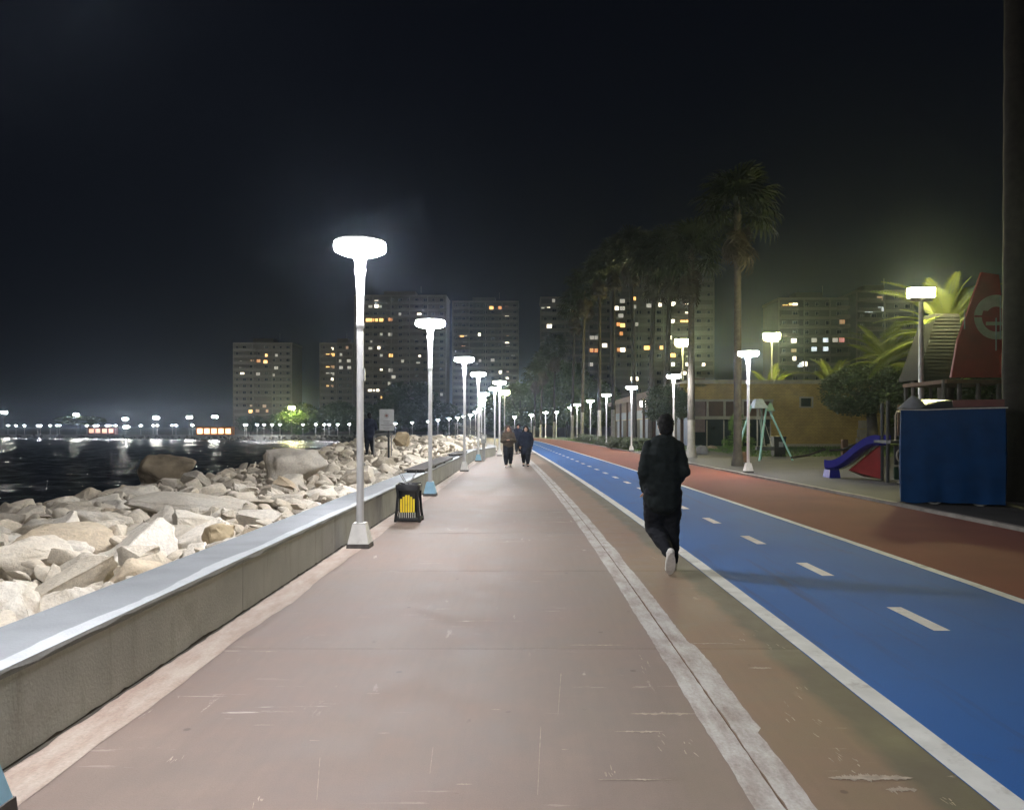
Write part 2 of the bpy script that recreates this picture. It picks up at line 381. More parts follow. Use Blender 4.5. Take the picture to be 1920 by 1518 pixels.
for k_ in WL: lit_tex(M['lit_' + k_])

def brick_mat():
    m, nt, bs = nodes('brown brick cladding'); P = coords(nt, 'World')
    mp = N(nt, 'ShaderNodeMapping'); mp.inputs['Rotation'].default_value = (math.radians(90), 0, 0); nt.links.new(P, mp.inputs[0])
    b = N(nt, 'ShaderNodeTexBrick'); nt.links.new(mp.outputs[0], b.inputs['Vector'])
    b.inputs['Color1'].default_value = (0.50, 0.36, 0.10, 1); b.inputs['Color2'].default_value = (0.42, 0.30, 0.085, 1); b.inputs['Mortar'].default_value = (0.17, 0.13, 0.07, 1)
    b.inputs['Scale'].default_value = 2.2; b.inputs['Mortar Size'].default_value = 0.014
    c = mix(nt, b.outputs['Color'], ramp(nt, noise_tex(nt, P, 0.8, 6), [(0.3, 0.75), (0.7, 1.2)]), 1.0, 'MULTIPLY')
    nt.links.new(c, bs.inputs['Base Color']); bs.inputs['Roughness'].default_value = 0.9; return m
M['brick'] = brick_mat()
M['trim'] = surf('cream window trim', (0.36, 0.33, 0.245), 0.12, 3, 0.7, kind='World')
M['brown_panel'] = surf('brown spandrel panel', (0.075, 0.035, 0.022), 0.2, 3, 0.6)
M['glass_green'] = surf('dark green glazing', (0.012, 0.022, 0.020), 0.3, 2, 0.12)
M['blue_panel'] = surf('blue grey door panel', (0.13, 0.17, 0.26), 0.2, 3, 0.5)
M['mauve'] = surf('mauve canopy soffit', (0.20, 0.145, 0.135), 0.2, 2, 0.8)
M['bark'] = surf('palm bark', (0.055, 0.048, 0.038), 0.35, 5, 0.95, 0.8, 14, kind='World')
M['bark_dark'] = surf('dark bark', (0.024, 0.020, 0.017), 0.35, 5, 0.95, 0.8, 14, kind='World')
M['wash'] = surf('whitewashed bark', (0.26, 0.25, 0.225), 0.2, 4, 0.95, 0.6, 14, kind='World')
def leaf_mat(name, c1, c2, tr=0.25):
    m, nt, bs = nodes(name); P = coords(nt, 'World')
    c = ramp(nt, noise_tex(nt, P, 1.3, 4), [(0.3, c1), (0.7, c2)]); nt.links.new(c, bs.inputs['Base Color']); bs.inputs['Roughness'].default_value = 0.55
    t = nt.nodes.new('ShaderNodeBsdfTranslucent'); nt.links.new(c, t.inputs[0]); mx = nt.nodes.new('ShaderNodeMixShader'); mx.inputs[0].default_value = tr
    o = nt.nodes['Material Output']; nt.links.new(bs.outputs[0], mx.inputs[1]); nt.links.new(t.outputs[0], mx.inputs[2]); nt.links.new(mx.outputs[0], o.inputs[0]); return m
M['fan_leaf'] = leaf_mat('fan palm leaf', (0.013, 0.022, 0.008), (0.024, 0.035, 0.012))
M['dead_leaf'] = leaf_mat('dead palm leaf', (0.026, 0.020, 0.012), (0.040, 0.030, 0.018), 0.1)
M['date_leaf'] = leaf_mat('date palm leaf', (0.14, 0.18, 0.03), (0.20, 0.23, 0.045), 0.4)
M['leaf'] = leaf_mat('broad leaf', (0.035, 0.06, 0.018), (0.065, 0.10, 0.03))
M['leaf_dark'] = leaf_mat('dense dark leaf', (0.022, 0.04, 0.016), (0.04, 0.06, 0.022), 0.1)
M['leaf_bright'] = leaf_mat('light green leaf', (0.07, 0.14, 0.025), (0.11, 0.18, 0.035))
M['shrub'] = leaf_mat('grey green shrub leaf', (0.10, 0.13, 0.075), (0.15, 0.17, 0.10))
M['tarp'] = surf('blue tarpaulin', (0.002, 0.034, 0.115), 0.2, 3, 0.75, 0.35, 7, spec=0.15)
M['tarp_grey'] = surf('grey canvas', (0.22, 0.23, 0.25), 0.2, 4, 0.8, 0.3, 12)
M['tarp_dark'] = surf('dark plastic sheet', (0.03, 0.035, 0.045), 0.3, 4, 0.4, 0.5, 6)
M['maroon'] = surf('maroon panel', (0.10, 0.022, 0.02), 0.25, 4, 0.6)
M['red_sail'] = surf('red roof panel', (0.22, 0.012, 0.010), 0.18, 2.2, 0.6)
M['red_bright'] = surf('bright red panel', (0.26, 0.018, 0.012), 0.18, 2.2, 0.5)
M['emblem'] = surf('cream emblem paint', (0.30, 0.25, 0.18), 0.2, 4, 0.7)
M['shingle'] = surf('dark roof shingle', (0.007, 0.007, 0.0065), 0.3, 5, 0.8, rand=0.25)
M['slide_blue'] = surf('violet blue slide plastic', (0.030, 0.030, 0.32), 0.12, 5, 0.25)
M['slide_red'] = surf('red slide plastic', (0.33, 0.02, 0.02), 0.12, 5, 0.35)
M['play_dark'] = surf('dark play panel', (0.03, 0.032, 0.036), 0.2, 5, 0.5)
M['play_green'] = surf('dark green play panel', (0.012, 0.04, 0.022), 0.2, 5, 0.5)
M['ring'] = surf('cream plastic ring', (0.55, 0.5, 0.42), 0.1, 8, 0.5)
M['teal'] = surf('teal swing tube', (0.22, 0.42, 0.40), 0.12, 8, 0.5)
M['teal_dark'] = surf('green swing panel', (0.14, 0.26, 0.20), 0.12, 8, 0.6)
M['swing_cap'] = surf('grey blue swing cap', (0.34, 0.40, 0.46), 0.12, 8, 0.6)
M['skin'] = surf('skin', (0.42, 0.25, 0.17), 0.08, 12, 0.5)
M['hair'] = surf('black hair', (0.006, 0.0055, 0.0055), 0.3, 40, 0.7, 0.6, 60, spec=0.12)
M['hair_auburn'] = surf('auburn hair', (0.055, 0.022, 0.014), 0.3, 40, 0.5, 0.6, 60)
M['cloth_black'] = surf('black knit cloth', (0.010, 0.0135, 0.0135), 0.35, 16, 0.95, 0.3, 120, spec=0.15)
M['cloth_navy'] = surf('navy coat cloth', (0.010, 0.013, 0.026), 0.2, 12, 0.9, 0.3, 90, spec=0.2)
M['cloth_trouser'] = surf('black trousers', (0.008, 0.009, 0.012), 0.2, 14, 0.9, 0.3, 90, spec=0.2)
M['cloth_olive'] = surf('brown olive jacket', (0.050, 0.036, 0.022), 0.25, 12, 0.9, 0.3, 60)
M['shoe_white'] = surf('off white shoe', (0.62, 0.60, 0.56), 0.1, 20, 0.7)
M['shoe_sole'] = surf('shoe sole', (0.50, 0.47, 0.42), 0.15, 30, 0.8)
M['shoe_black'] = surf('black shoe', (0.012, 0.012, 0.012), 0.1, 20, 0.5)
M['eye'] = surf('eye', (0.02, 0.015, 0.012), 0.1, 20, 0.3); M['lip'] = surf('lip', (0.28, 0.10, 0.09), 0.1, 20, 0.5)
M['kiosk'] = surf('orange kiosk wall', (0.55, 0.22, 0.08), 0.2, 2, 0.8)

# ------------------------------------------------------------------ the setting: land, sea, promenade, lane, track, plaza
def ribbon(name, y0, y1, fl, fr, z, mat, parent=None, step=1.0, cols=1, thick=0.0, jag=0.0, seed=0):
    rr = random.Random(seed); mb = MB(); n = max(1, int(round((y1 - y0) / step))); mb.uv = []
    vs = []; fs = []; W = cols + 1
    for i in range(n + 1):
        y = y0 + (y1 - y0) * i / n; a = fl(y) + rr.uniform(-jag, jag); b = fr(y) + rr.uniform(-jag, jag)
        for k in range(W):
            x = a + (b - a) * k / cols; vs.append((x, y, z + gz(y))); mb.uv.append((x - xc(y), y))
    for i in range(n):
        for k in range(cols):
            q = i * W + k; fs.append((q, q + 1, q + W + 1, q + W))
    if thick:
        o = len(vs)
        vs += [(x, y, zz - thick) for x, y, zz in vs]; mb.uv += list(mb.uv)
        for i in range(n):
            q = i * W; fs.append((q, q + W, o + q + W, o + q)); q = i * W + cols; fs.append((q + W, q, o + q, o + q + W))
        for k in range(cols):
            q = k; fs.append((q + 1, q, o + q, o + q + 1)); q = n * W + k; fs.append((q, q + 1, o + q + 1, o + q))
    mb.add(vs, fs); return mb.build(name, mat, parent)

# land: one sheet from the coast to the horizon
mb = MB(); rows = [-40, -10, 0, 20, 36, 38.5, 41, 44, 47, 52, 60, 70, 80, 100, 125, 150, 175, 205, 230, 245, 262, 285, 305, 329]
vs = []; W = 7
for y in rows:
    x0 = xw(y) - 0.25
    for k in range(W):
        t = (k / (W - 1)) ** 2; vs.append((x0 + (900 - x0) * t, y, gz(y) - 0.03))
for y in (420, 900, 2500):
    for k in range(W): vs.append((-2500 + 5000 * k / (W - 1), y, -2.03))
fs = [(i * W + k, i * W + k + 1, (i + 1) * W + k + 1, (i + 1) * W + k) for i in range(len(rows) + 2) for k in range(W - 1)]
mb.add(vs, fs); tag(mb.build('ground', M['ground']), kind='structure')
def wave(x, y):
    q = Vector((x * 0.16, y * 0.30, 0)); w = noise.noise(q) * 0.30 + noise.noise(q * 2.3 + Vector((5, 1, 2))) * 0.20 + noise.noise(q * 5.1 + Vector((9, 3, 1))) * 0.10
    return w * 0.9
mb = MB(); vs = []; fs = []; ys_ = []; y = 8.0
while y < 340: ys_.append(y); y += 0.55 + y * 0.0022
nx_ = 240
for y in ys_:
    xa = min(-12, -0.80 * y - 14)
    for k in range(nx_ + 1):
        t_ = k / nx_; x = xa + (0 - xa) * t_; e = min(1, t_ * 12, (1 - t_) * 6)
        vs.append((x, y, -3.1 + wave(x, y) * (1 if y < 339 else 0)))
W = nx_ + 1; fs = [(j * W + k, j * W + k + 1, (j + 1) * W + k + 1, (j + 1) * W + k) for j in range(len(ys_) - 1) for k in range(nx_)]
mb.add(vs, fs); sea = tag(mb.build('sea', M['sea'], smooth=True), kind='structure')
mb = MB(); mb.add([(-2500, -200, -3.6), (300, -200, -3.6), (300, 1200, -3.6), (-2500, 1200, -3.6)], [(0, 1, 2, 3)])
mb.build('deep_water', M['sea'], sea)

prom = tag(ribbon('promenade', -12, 44, lambda y: xw(y) - 0.1, lambda y: xc(y) - 1.3, -0.014, M['joint'], step=2), kind='structure')
SL = 2.9
for i in range(20):
    y0 = -12.02 + i * SL; y1 = min(y0 + SL - 0.006, 44)
    if y0 > 43: break
    ribbon('slab', y0, y1, lambda y: xw(y) + 0.001, lambda y: xc(y) - 2.19, 0.0, M['slab_left'], prom, 0.7, 3, 0.02)
    ribbon('slab', y0, y1, lambda y: xc(y) - 2.184, lambda y: xc(y) - 1.30, 0.0, M['slab_right'], prom, 0.7, 1, 0.02)
far = ribbon('slab', 44.006, 175, xw, lambda y: xc(y) - 1.30, 0.0, M['slab_left'], prom, 1.5, 3, 0.02)
for s_, (a, b) in enumerate(((-2.322, -2.193), (-2.181, -2.055))):
    ribbon('worn_strip', -12, 46, lambda y, a=a: xc(y) + a + (0.010 * noise.noise(Vector((y * 1.3, 2, 0))) if a < -2.3 else 0),
           lambda y, b=b: xc(y) + b + (0.016 * noise.noise(Vector((y * 1.1, 9, 0))) + (0.03 if 3.9 < y < 5.5 else 0) if b > -2.1 else 0), 0.004, M['worn_strip'], prom, 0.06, 1, 0, 0.004, 3 + s_)
ribbon('faded_strip', -12, 35, lambda y: xw(y) + 0.002, lambda y: xw(y) + 0.28 + 0.05 * noise.noise(Vector((y * 0.8, 4, 0))), 0.004, M['wall_strip'], prom, 0.15, 1, 0, 0.008, 5)
ribbon('grime_line', -12, 41, lambda y: xw(y) + 0.0015, lambda y: xw(y) + 0.022 + 0.016 * noise.noise(Vector((y * 5, 1, 0))), 0.007, M['grime'], prom, 0.06, 1, 0, 0.006, 8)

M['worn'] = surf('bare concrete where the colour coat has gone', (0.30, 0.25, 0.195), 0.3, 18, 0.85, 0.3, 90, 'World')
def worn_patch(px, py, w, h, seed, slant=0.0):
    n = max(30, int(w * 0.8)); up = []; dn = []
    c = on(px, py); q = on(px + w / 2, py); hw = q.x - c.x; hd = abs(on(px, py - h / 2).y - on(px, py + h / 2).y) / 2
    for i in range(n + 1):
        t_ = -1 + 2 * i / n; e = (1 - abs(t_) ** 2.5); f = lambda fr, k: abs(noise.noise(Vector((t_ * fr, seed * 1.7 + k, k))))
        k = e * (0.08 + 1.3 * f(2.1, 0) * f(5, 1) + 0.35 * f(17, 2)); k2 = e * (0.06 + 2.6 * f(1.6, 3) * f(6, 4) + 0.6 * f(21, 5) * f(3, 8))
        x = c.x + t_ * hw; y = c.y + slant * t_ * hw
        up.append((x, y + hd * k + 0.0006, 0.0022)); dn.append((x, y - hd * k2 - 0.0006, 0.0022))
    mb = MB(); mb.add(up + dn, [(i, n + 1 + i, n + 2 + i, i + 1) for i in range(n)]); mb.build('worn_patch', M['worn'], prom)
def slivers(px, py, w, h, seed):                # a patch of short slanting scuffs
    rr = random.Random(seed); mb = MB()
    for _ in range(5):
        a_ = on(px + rr.uniform(-w, w) / 2, py + rr.uniform(-h, h) / 2); L_ = rr.uniform(0.012, 0.045); wd = rr.uniform(0.002, 0.006); dx = rr.uniform(-0.1, 0.5); vs = []
        for i in range(9):
            t_ = i / 8; k = wd * math.sin(math.pi * t_) * (0.5 + 1.5 * abs(noise.noise(Vector((t_ * 6, seed, _))))); x = a_.x + dx * L_ * t_; y = a_.y - L_ * 1.6 * t_
            vs += [(x - k, y, 0.0022), (x + k, y, 0.0022)]
        mb.add(vs, [(2 * i, 2 * i + 1, 2 * i + 3, 2 * i + 2) for i in range(8)])
    mb.build('worn_patch', M['worn'], prom)
for k_, pt in enumerate(((1245, 1338, 130, 16), (1198, 1371, 92, 9), (1190, 1461, 140, 8), (1632, 1458, 160, 62), (1690, 1480, 60, 30), (495, 1221, 54, 4), (495, 1359, 40, 5), (720, 1374, 24, 7), (870, 1470, 30, 8),
                             (1330, 1206, 90, 5), (1120, 1209, 110, 4), (1425, 1252, 46, 10), (590, 1388, 20, 4), (930, 1330, 18, 3), (700, 1300, 26, 3), (1060, 1405, 14, 4))):
    worn_patch(*pt, seed=k_ + 1)
for k_, pt in enumerate(((1210, 1247, 16, 30), (1195, 1224, 14, 20), (1450, 1212, 30, 12), (1475, 1330, 20, 40), (1520, 1365, 30, 36), (1560, 1410, 34, 30), (1500, 1300, 16, 30), (1610, 1432, 50, 24), (1780, 1498, 40, 16), (484, 1494, 30, 16), (1240, 1384, 16, 30), (330, 1420, 40, 14), (1290, 1400, 30, 30), (1150, 1440, 40, 30), (1400, 1190, 30, 20))):
    slivers(*pt, seed=k_ + 1)
for k_, (px, y0, y1) in enumerate(((1052, 1262, 1342), (1014, 1362, 1490), (812, 1400, 1450), (600, 1420, 1500))):
    a_ = on(px, y0); b_ = on(px - 6, y1); mb = MB(); vs = []
    for i in range(21):
        t_ = i / 20; p_ = a_.lerp(b_, t_); w_ = 0.0018 * (0.4 + abs(noise.noise(Vector((t_ * 8, k_, 0)))) * 2); vs += [(p_.x - w_, p_.y, 0.0022), (p_.x + w_, p_.y, 0.0022)]
    mb.add(vs, [(2 * i, 2 * i + 1, 2 * i + 3, 2 * i + 2) for i in range(20)]); mb.build('scratch', M['worn'], prom)

lane = tag(ribbon('cycle_lane', -12, 190, lambda y: xc(y) - 1.30, lambda y: xc(y) + 1.36, 0.0, M['blue'], step=1.0, cols=2), kind='structure')
ribbon('edge_line', -12, 120, lambda y: xc(y) - 1.297, lambda y: xc(y) - 1.15, 0.004, M['line'], lane, 0.4, 1, 0, 0.003, 11)
ribbon('edge_line', -12, 120, lambda y: xc(y) + 1.23, lambda y: xc(y) + 1.345, 0.004, M['line'], lane, 0.4, 1, 0, 0.004, 12)
dy = 5.84 - 2.15 * 4
while dy < 75:
    ribbon('lane_dash', dy, dy + 0.76, lambda y: xc(y) - 0.065, lambda y: xc(y) + 0.065, 0.004, M['line'], lane, 0.4)
    dy += 2.15
RE = lambda y: xc(y) + 4.35 + 0.4 * ss(25, 50, y)
tag(ribbon('running_track', -12, 190, lambda y: xc(y) + 1.362, RE, 0.0, M['red'], step=1.0, cols=3), kind='structure')
plaza = tag(ribbon('plaza', -12, 60, lambda y: RE(y) + 0.12, lambda y: 60.0, 0.055, M['plaza'], step=2.0, cols=8, thick=0.2), kind='structure')
kmb = MB(); kmb.box((0.06, 0.5, -0.036), (0.118, 0.99, 0.2)); kme = kmb.mesh('kerb_stone', M['kerb'])
y = -6.0
while y < 59:
    dx = RE(y + 1) - RE(y); link('kerb_stone', kme, plaza, (RE(y) + 0.001, y, R.uniform(-0.003, 0.003)), (0, 0, -math.atan2(dx, 1)))
    y += 1.0
ribbon('kerb_run', 59.2, 150, RE, lambda y: RE(y) + 0.12, 0.066, M['kerb'], plaza, 1.5, 1, 0.15)
lawn = tag(ribbon('lawn', 47, 150, lambda y: RE(y) + 0.125 + (4.2 if y < 50 else 0) * 0, lambda y: 60.0, 0.062, M['lawn'], step=2.0, cols=6, thick=0.2), kind='structure')
mb = MB(); mb.add([(11.4, 38, 0.059), (40, 38, 0.059), (40, 47, 0.059), (11.4, 47, 0.059)], [(0, 1, 2, 3)])
mb.build('lawn_patch', M['lawn'], lawn)

# ------------------------------------------------------------------ seawall in cast lengths, painted top
seawall = thing('seawall', (xw(0) - 0.25, 0, 0), 'low concrete seawall with whitewashed top bounding the promenade on the rock side', 'wall')
def sweep(y0, y1, n, off0, off1, z0, z1, mat, name, parent):
    mb = MB(); vs = []; fs = []
    for i in range(n + 1):
        y = y0 + (y1 - y0) * i / n; e = 0.2
        t = Vector((xw(y + e) - xw(y - e), 2 * e)).normalized(); nx = Vector((-t.y, t.x)); b = Vector((xw(y), y)); g = gz(y)
        for o, z in ((off0, z0), (off0, z1), (off1, z1), (off1, z0)):
            p = b + nx * o; vs.append((p.x, p.y, z + g))
    for i in range(n):
        for k in range(4):
            a = i * 4 + k; b2 = i * 4 + (k + 1) % 4; fs.append((a, a + 4, b2 + 4, b2))
    fs.append((0, 1, 2, 3)); e = n * 4; fs.append((e + 3, e + 2, e + 1, e))
    mb.add(vs, fs); o = mb.build(name, mat, parent)
    o.matrix_parent_inverse = parent.matrix_world.inverted() if parent else Matrix()
    return o
bpy.context.view_layer.update()
y = -6.0; k = 0
while y < 78:
    L = 3.1 if y < 33 else 1.2 if y < 48 else 4.0
    seg = sweep(y, y + L - 0.007, max(2, int(L / 0.6)), 0.0, 0.52, -0.6, 0.432, M['wall'], 'wall_segment', seawall)
    cop = sweep(y, y + L - 0.004, max(2, int(L / 0.6)), -0.004, 0.524, 0.433, 0.475, M['coping'], 'coping', None)
    cop.parent = seg
    y += L
def edge_paint(y0, y1, parent):
    mb = MB(); n = int((y1 - y0) / 0.1); vs = []
    for i in range(n + 1):
        y = y0 + (y1 - y0) * i / n
        vs += [(xw(y) + 0.0045, y, 0.4782), (xw(y) - 0.10 - 0.07 * noise.noise(Vector((y * 0.9, 3, 1))) - 0.02 * noise.noise(Vector((y * 6, 3, 1))), y, 0.4782)]
        vs += [(xw(y) + 0.0065, y, 0.478 - 0.02 - 0.035 * max(0, noise.noise(Vector((y * 2.3, 8, 1)))) - 0.012 * noise.noise(Vector((y * 11, 8, 1))))]
    fs = []
    for i in range(n): a = i * 3; fs += [(a + 1, a, a + 3, a + 4), (a, a + 2, a + 5, a + 3)]
    mb.add(vs, fs); o = mb.build('edge_paint', M['edge_paint'], seawall); o.matrix_parent_inverse = seawall.matrix_world.inverted()
edge_paint(-6, 34.5, seawall)
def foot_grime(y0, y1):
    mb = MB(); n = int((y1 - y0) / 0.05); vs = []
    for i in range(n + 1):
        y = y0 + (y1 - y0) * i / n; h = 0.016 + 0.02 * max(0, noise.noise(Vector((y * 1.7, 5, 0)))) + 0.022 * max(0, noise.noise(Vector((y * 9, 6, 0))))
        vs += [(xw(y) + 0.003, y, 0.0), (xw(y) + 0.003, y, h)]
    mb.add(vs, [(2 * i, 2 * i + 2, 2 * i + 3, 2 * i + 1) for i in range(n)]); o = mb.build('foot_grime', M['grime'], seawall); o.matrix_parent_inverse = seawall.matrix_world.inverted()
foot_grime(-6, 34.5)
bpy.context.view_layer.update()
farwall = sweep(78, 325, 120, 0.0, 0.6, -1.8, 0.45, M['wall'], 'far_seawall', None)
tag(farwall, 'long seawall curving round the bay to the far shore', 'wall')

# plank seats on the wall
def bench(y0, y1, label):
    t = thing('plank_bench', (xw(y0) - 0.26, y0, 0.475), label, 'bench')
    n = 4
    for i in range(n):
        mb = MB(); mb.box((-0.19 + i * 0.125, (y1 - y0) / 2, 0.065), (0.115, y1 - y0, 0.035)); mb.build('plank', M['dark_wood'], t)
    for s in range(4):
        mb = MB(); mb.box((0, 0.3 + s * (y1 - y0 - 0.6) / 3, 0.024), (0.44, 0.08, 0.046)); mb.build('bearer', M['dark_metal'], t)
bench(18.0, 25.6, 'long dark plank bench on top of the seawall past the wire bin')
bench(28.0, 31.6, 'short dark plank bench on the seawall before the wall bends')

# ------------------------------------------------------------------ boulders of the rock armour
def rock_mesh(name, seed, mat, sub=2, rough=0.10, npts=13, flat=1.0):
    rr = random.Random(seed); bm = bmesh.new()
    for i in range(npts):
        v = Vector((rr.gauss(0, 1), rr.gauss(0, 1), rr.gauss(0, 1))).normalized()
        v = Vector((max(-0.82, min(0.82, v.x * 1.1)), max(-0.82, min(0.82, v.y * 1.1)), max(-0.75, min(0.75, v.z * 1.1)) * flat)); bm.verts.new(v * rr.uniform(0.86, 1.08))
    r = bmesh.ops.convex_hull(bm, input=bm.verts)
    bmesh.ops.delete(bm, geom=[g for g in r['geom_interior'] if isinstance(g, bmesh.types.BMVert)], context='VERTS')
    bmesh.ops.dissolve_limit(bm, angle_limit=math.radians(8), verts=bm.verts, edges=bm.edges)
    bmesh.ops.bevel(bm, geom=bm.edges[:], offset=0.17, segments=2, profile=0.5, affect='EDGES', clamp_overlap=True)
    bmesh.ops.triangulate(bm, faces=bm.faces)
    for _ in range(sub):
        long_e = [e for e in bm.edges if e.calc_length() > 0.16]
        if long_e: bmesh.ops.subdivide_edges(bm, edges=long_e, cuts=1, use_grid_fill=True)
        bmesh.ops.triangulate(bm, faces=bm.faces)
    off = Vector((seed * 7.3, seed * 2.9, seed * 1.1))
    bm.normal_update()
    for v in bm.verts:
        a = noise.fractal(v.co * 1.5 + off, 0.9, 2.1, 5) * rough + abs(noise.noise(v.co * 3.1 + off)) * -rough * 0.6
        v.co += v.normal * a
    me = bpy.data.meshes.new(name); bm.to_mesh(me); bm.free()
    me.materials.append(mat); me.polygons.foreach_set('use_smooth', [True] * len(me.polygons)); me.set_sharp_from_angle(angle=math.radians(38)); me.update()
    return me
ROCKS = [rock_mesh('boulder', s, M['rock'], 2, 0.12, R.choice([10, 12, 14, 17])) for s in range(18)]
PEBB = [rock_mesh('small_stone', 60 + s, M['rock'], 0, 0.06, 9) for s in range(5)]

def rock_z(u, y):                         # level of the rock armour; u metres seaward of the wall
    h = 0.02 + 0.75 * ss(24, 44, y) - 0.5 * ss(52, 80, y)
    h += 0.16 * noise.noise(Vector((u * 0.35, y * 0.3, 3)))
    h += 0.10 * ss(2.0, 0.6, u) if u < 2 else 0
    h -= 0.12 * ss(2, 8, u)
    if u > 8.3: h -= (u - 8.3) * 0.62
    return h
# rubble bed
mb = MB(); vs = []; us = [0.45, 1, 1.8, 2.6, 3.5, 4.5, 5.5, 6.5, 7.5, 8.5, 10, 12, 14.5]; ny = 64
ysb = [0 + i * 1.3 for i in range(ny)]
for y in ysb:
    for u in us:
        vs.append((xw(y) - u, y, rock_z(u, y) - 0.30 + 0.10 * noise.noise(Vector((u * 1.7, y * 1.5, 8))) + (gz(y) if u < 8 else 0)))
W = len(us); fs = [(i * W + k, (i + 1) * W + k, (i + 1) * W + k + 1, i * W + k + 1) for i in range(ny - 1) for k in range(W - 1)]
mb.add(vs, fs); tag(mb.build('rock_bed', M['rock_bed'], smooth=True), kind='structure')

special = [  # px, py of centre, d, (sx,sy,sz), seed, material, label
    ('huge pale boulder standing high above the other rocks near the water', on(553, 880, 0.32), (1.12, 0.8, 0.86), 11, 'rock', 0.2),
    ('brown humped boulder at the water edge of the rock armour', on(316, 880, 0.2), (1.0, 0.9, 0.72), 25, 'rock_brown', 0.25),
    ('low grey boulder leaning on the brown hump at the water edge', on(372, 897, 0.10), (0.5, 0.5, 0.30), 31, 'rock', 1.1),
    ('blocky tan boulder right beside the signboard on the rocks', at(752, 823, 36), (0.50, 0.42, 0.46), 4, 'rock_tan', 0.1),
    ('ochre boulder tucked close behind the seawall', on(418, 1003, 0.15), (0.30, 0.26, 0.20), 7, 'rock_tan', 0.7),
    ('wide flat white slab lying in the middle of the rock armour', on(362, 952, 0.0), (1.55, 0.85, 0.30), 14, 'rock', 0.05),
    ('broad smooth pale boulder sunk among the rocks, beside a dark gap', on(120, 1025, 0.0), (0.95, 0.7, 0.36), 17, 'rock', 0.5),
]
placed = []
for label, c, s, seed, mt, rz in special:
    me = rock_mesh('boulder', 100 + seed, M[mt], 3, 0.11, 15)
    o = link('boulder', me, None, c, (0.1, 0.05, rz), s); tag(o, label, 'boulder'); placed.append((c.x, c.y, max(s[0], s[1]) * 0.8))
cand = []
rr = random.Random(21)
grid = {}
def free(x, y, r, k):
    for gx in range(int(x // 2) - 1, int(x // 2) + 2):
        for gy in range(int(y // 2) - 1, int(y // 2) + 2):
            for (a, b, q) in grid.get((gx, gy), ()):
                if (a - x) ** 2 + (b - y) ** 2 < (k * (q + r)) ** 2: return False
    return True
def put(x, y, r): grid.setdefault((int(x // 2), int(y // 2)), []).append((x, y, r))
for p in placed: put(*p)
for (rmin, rmax, tries, kf, pool) in ((0.5, 0.75, 90, 0.86, 0), (0.30, 0.48, 2200, 0.80, 0), (0.15, 0.30, 24000, 0.72, 0)):
    for _ in range(tries):
        y = 1.2 + 70 * rr.random() ** 1.25; u = rr.uniform(0.62, 11.5)
        r = rr.uniform(rmin, rmax)
        if u < 0.62 + r * 0.95: continue
        if y < 9 and r > 0.42 + 0.02 * y: continue
        x = xw(y) - u
        if not free(x, y, r, kf): continue
        put(x, y, r); cand.append((r / max(2.0, math.hypot(x, y)), x, y, u, r))
cand.sort(reverse=True)
stuff = MB()
for i, (_, x, y, u, r) in enumerate(cand):
    sx, sy, sz = r * rr.uniform(0.95, 1.35), r * rr.uniform(0.8, 1.1), r * rr.uniform(0.45, 0.78)
    z = rock_z(u, y) + sz * rr.uniform(-0.5, 0.15) + (gz(y) if u < 8 else 0)
    if u < 1.3: z = min(z, 0.30 - sz * 0.5)
    rot = (rr.uniform(-0.5, 0.5), rr.uniform(-0.5, 0.5), rr.uniform(0, 6.3))
    if i < 290:
        o = link('boulder', ROCKS[rr.randrange(18)], None, (x, y, z), rot, (sx, sy, sz))
        if u < 2.2: tag(o, 'pale limestone boulder in the strip of rocks right behind the seawall', 'boulder', 'boulders right behind the seawall')
        elif u > 7.6: tag(o, 'pale limestone boulder on the seaward edge of the rock armour', 'boulder', 'boulders along the water edge')
        else: tag(o, 'pale limestone boulder in the middle of the rock armour', 'boulder', 'boulders of the rock armour')
    else:
        me = PEBB[rr.randrange(5)]; MM = Matrix.LocRotScale(Vector((x, y, z)), Euler(rot), Vector((sx, sy, sz)))
        stuff.add([MM @ v.co for v in me.vertices], [tuple(p.vertices) for p in me.polygons])
for _ in range(3200):
    y = 1.2 + 60 * rr.random() ** 1.3; u = rr.uniform(0.6, 9.5); r = rr.uniform(0.05, 0.16)
    me = PEBB[rr.randrange(5)]; MM = Matrix.LocRotScale(Vector((xw(y) - u, y, rock_z(u, y) - 0.16 + rr.uniform(-0.05, 0.1))), Euler((rr.random() * 6, rr.random() * 6, rr.random() * 6)), Vector((r * 1.2, r, r * 0.8)))
    stuff.add([MM @ v.co for v in me.vertices], [tuple(p.vertices) for p in me.polygons])
so = stuff.build('loose_stones', M['rock'], smooth=True, angle=35); tag(so, 'loose small stones filling the gaps between the boulders', 'stones', kind='stuff')
fr_ = MB()
for _ in range(1500):                     # riprap round the bay
    y = 70 + 255 * rr.random(); r = rr.uniform(0.5, 1.1)
    e = 1.0; t = Vector((xw(min(329, y + e)) - xw(y - e), 2 * e)).normalized(); u = rr.uniform(0.9, 7.5)
    x = xw(y) - t.y * u; yy = y + t.x * u; z = gz(y) + 0.1 - u * 0.32
    me = PEBB[rr.randrange(5)]; MM = Matrix.LocRotScale(Vector((x, yy, z)), Euler((rr.random(), rr.random(), rr.random() * 6)), Vector((r * 1.2, r, r * 0.75)))
    fr_.add([MM @ v.co for v in me.vertices], [tuple(p.vertices) for p in me.polygons])
tag(fr_.build('far_rocks', M['rock_dark']), 'dark rock armour lining the far bay', 'rocks', kind='stuff')

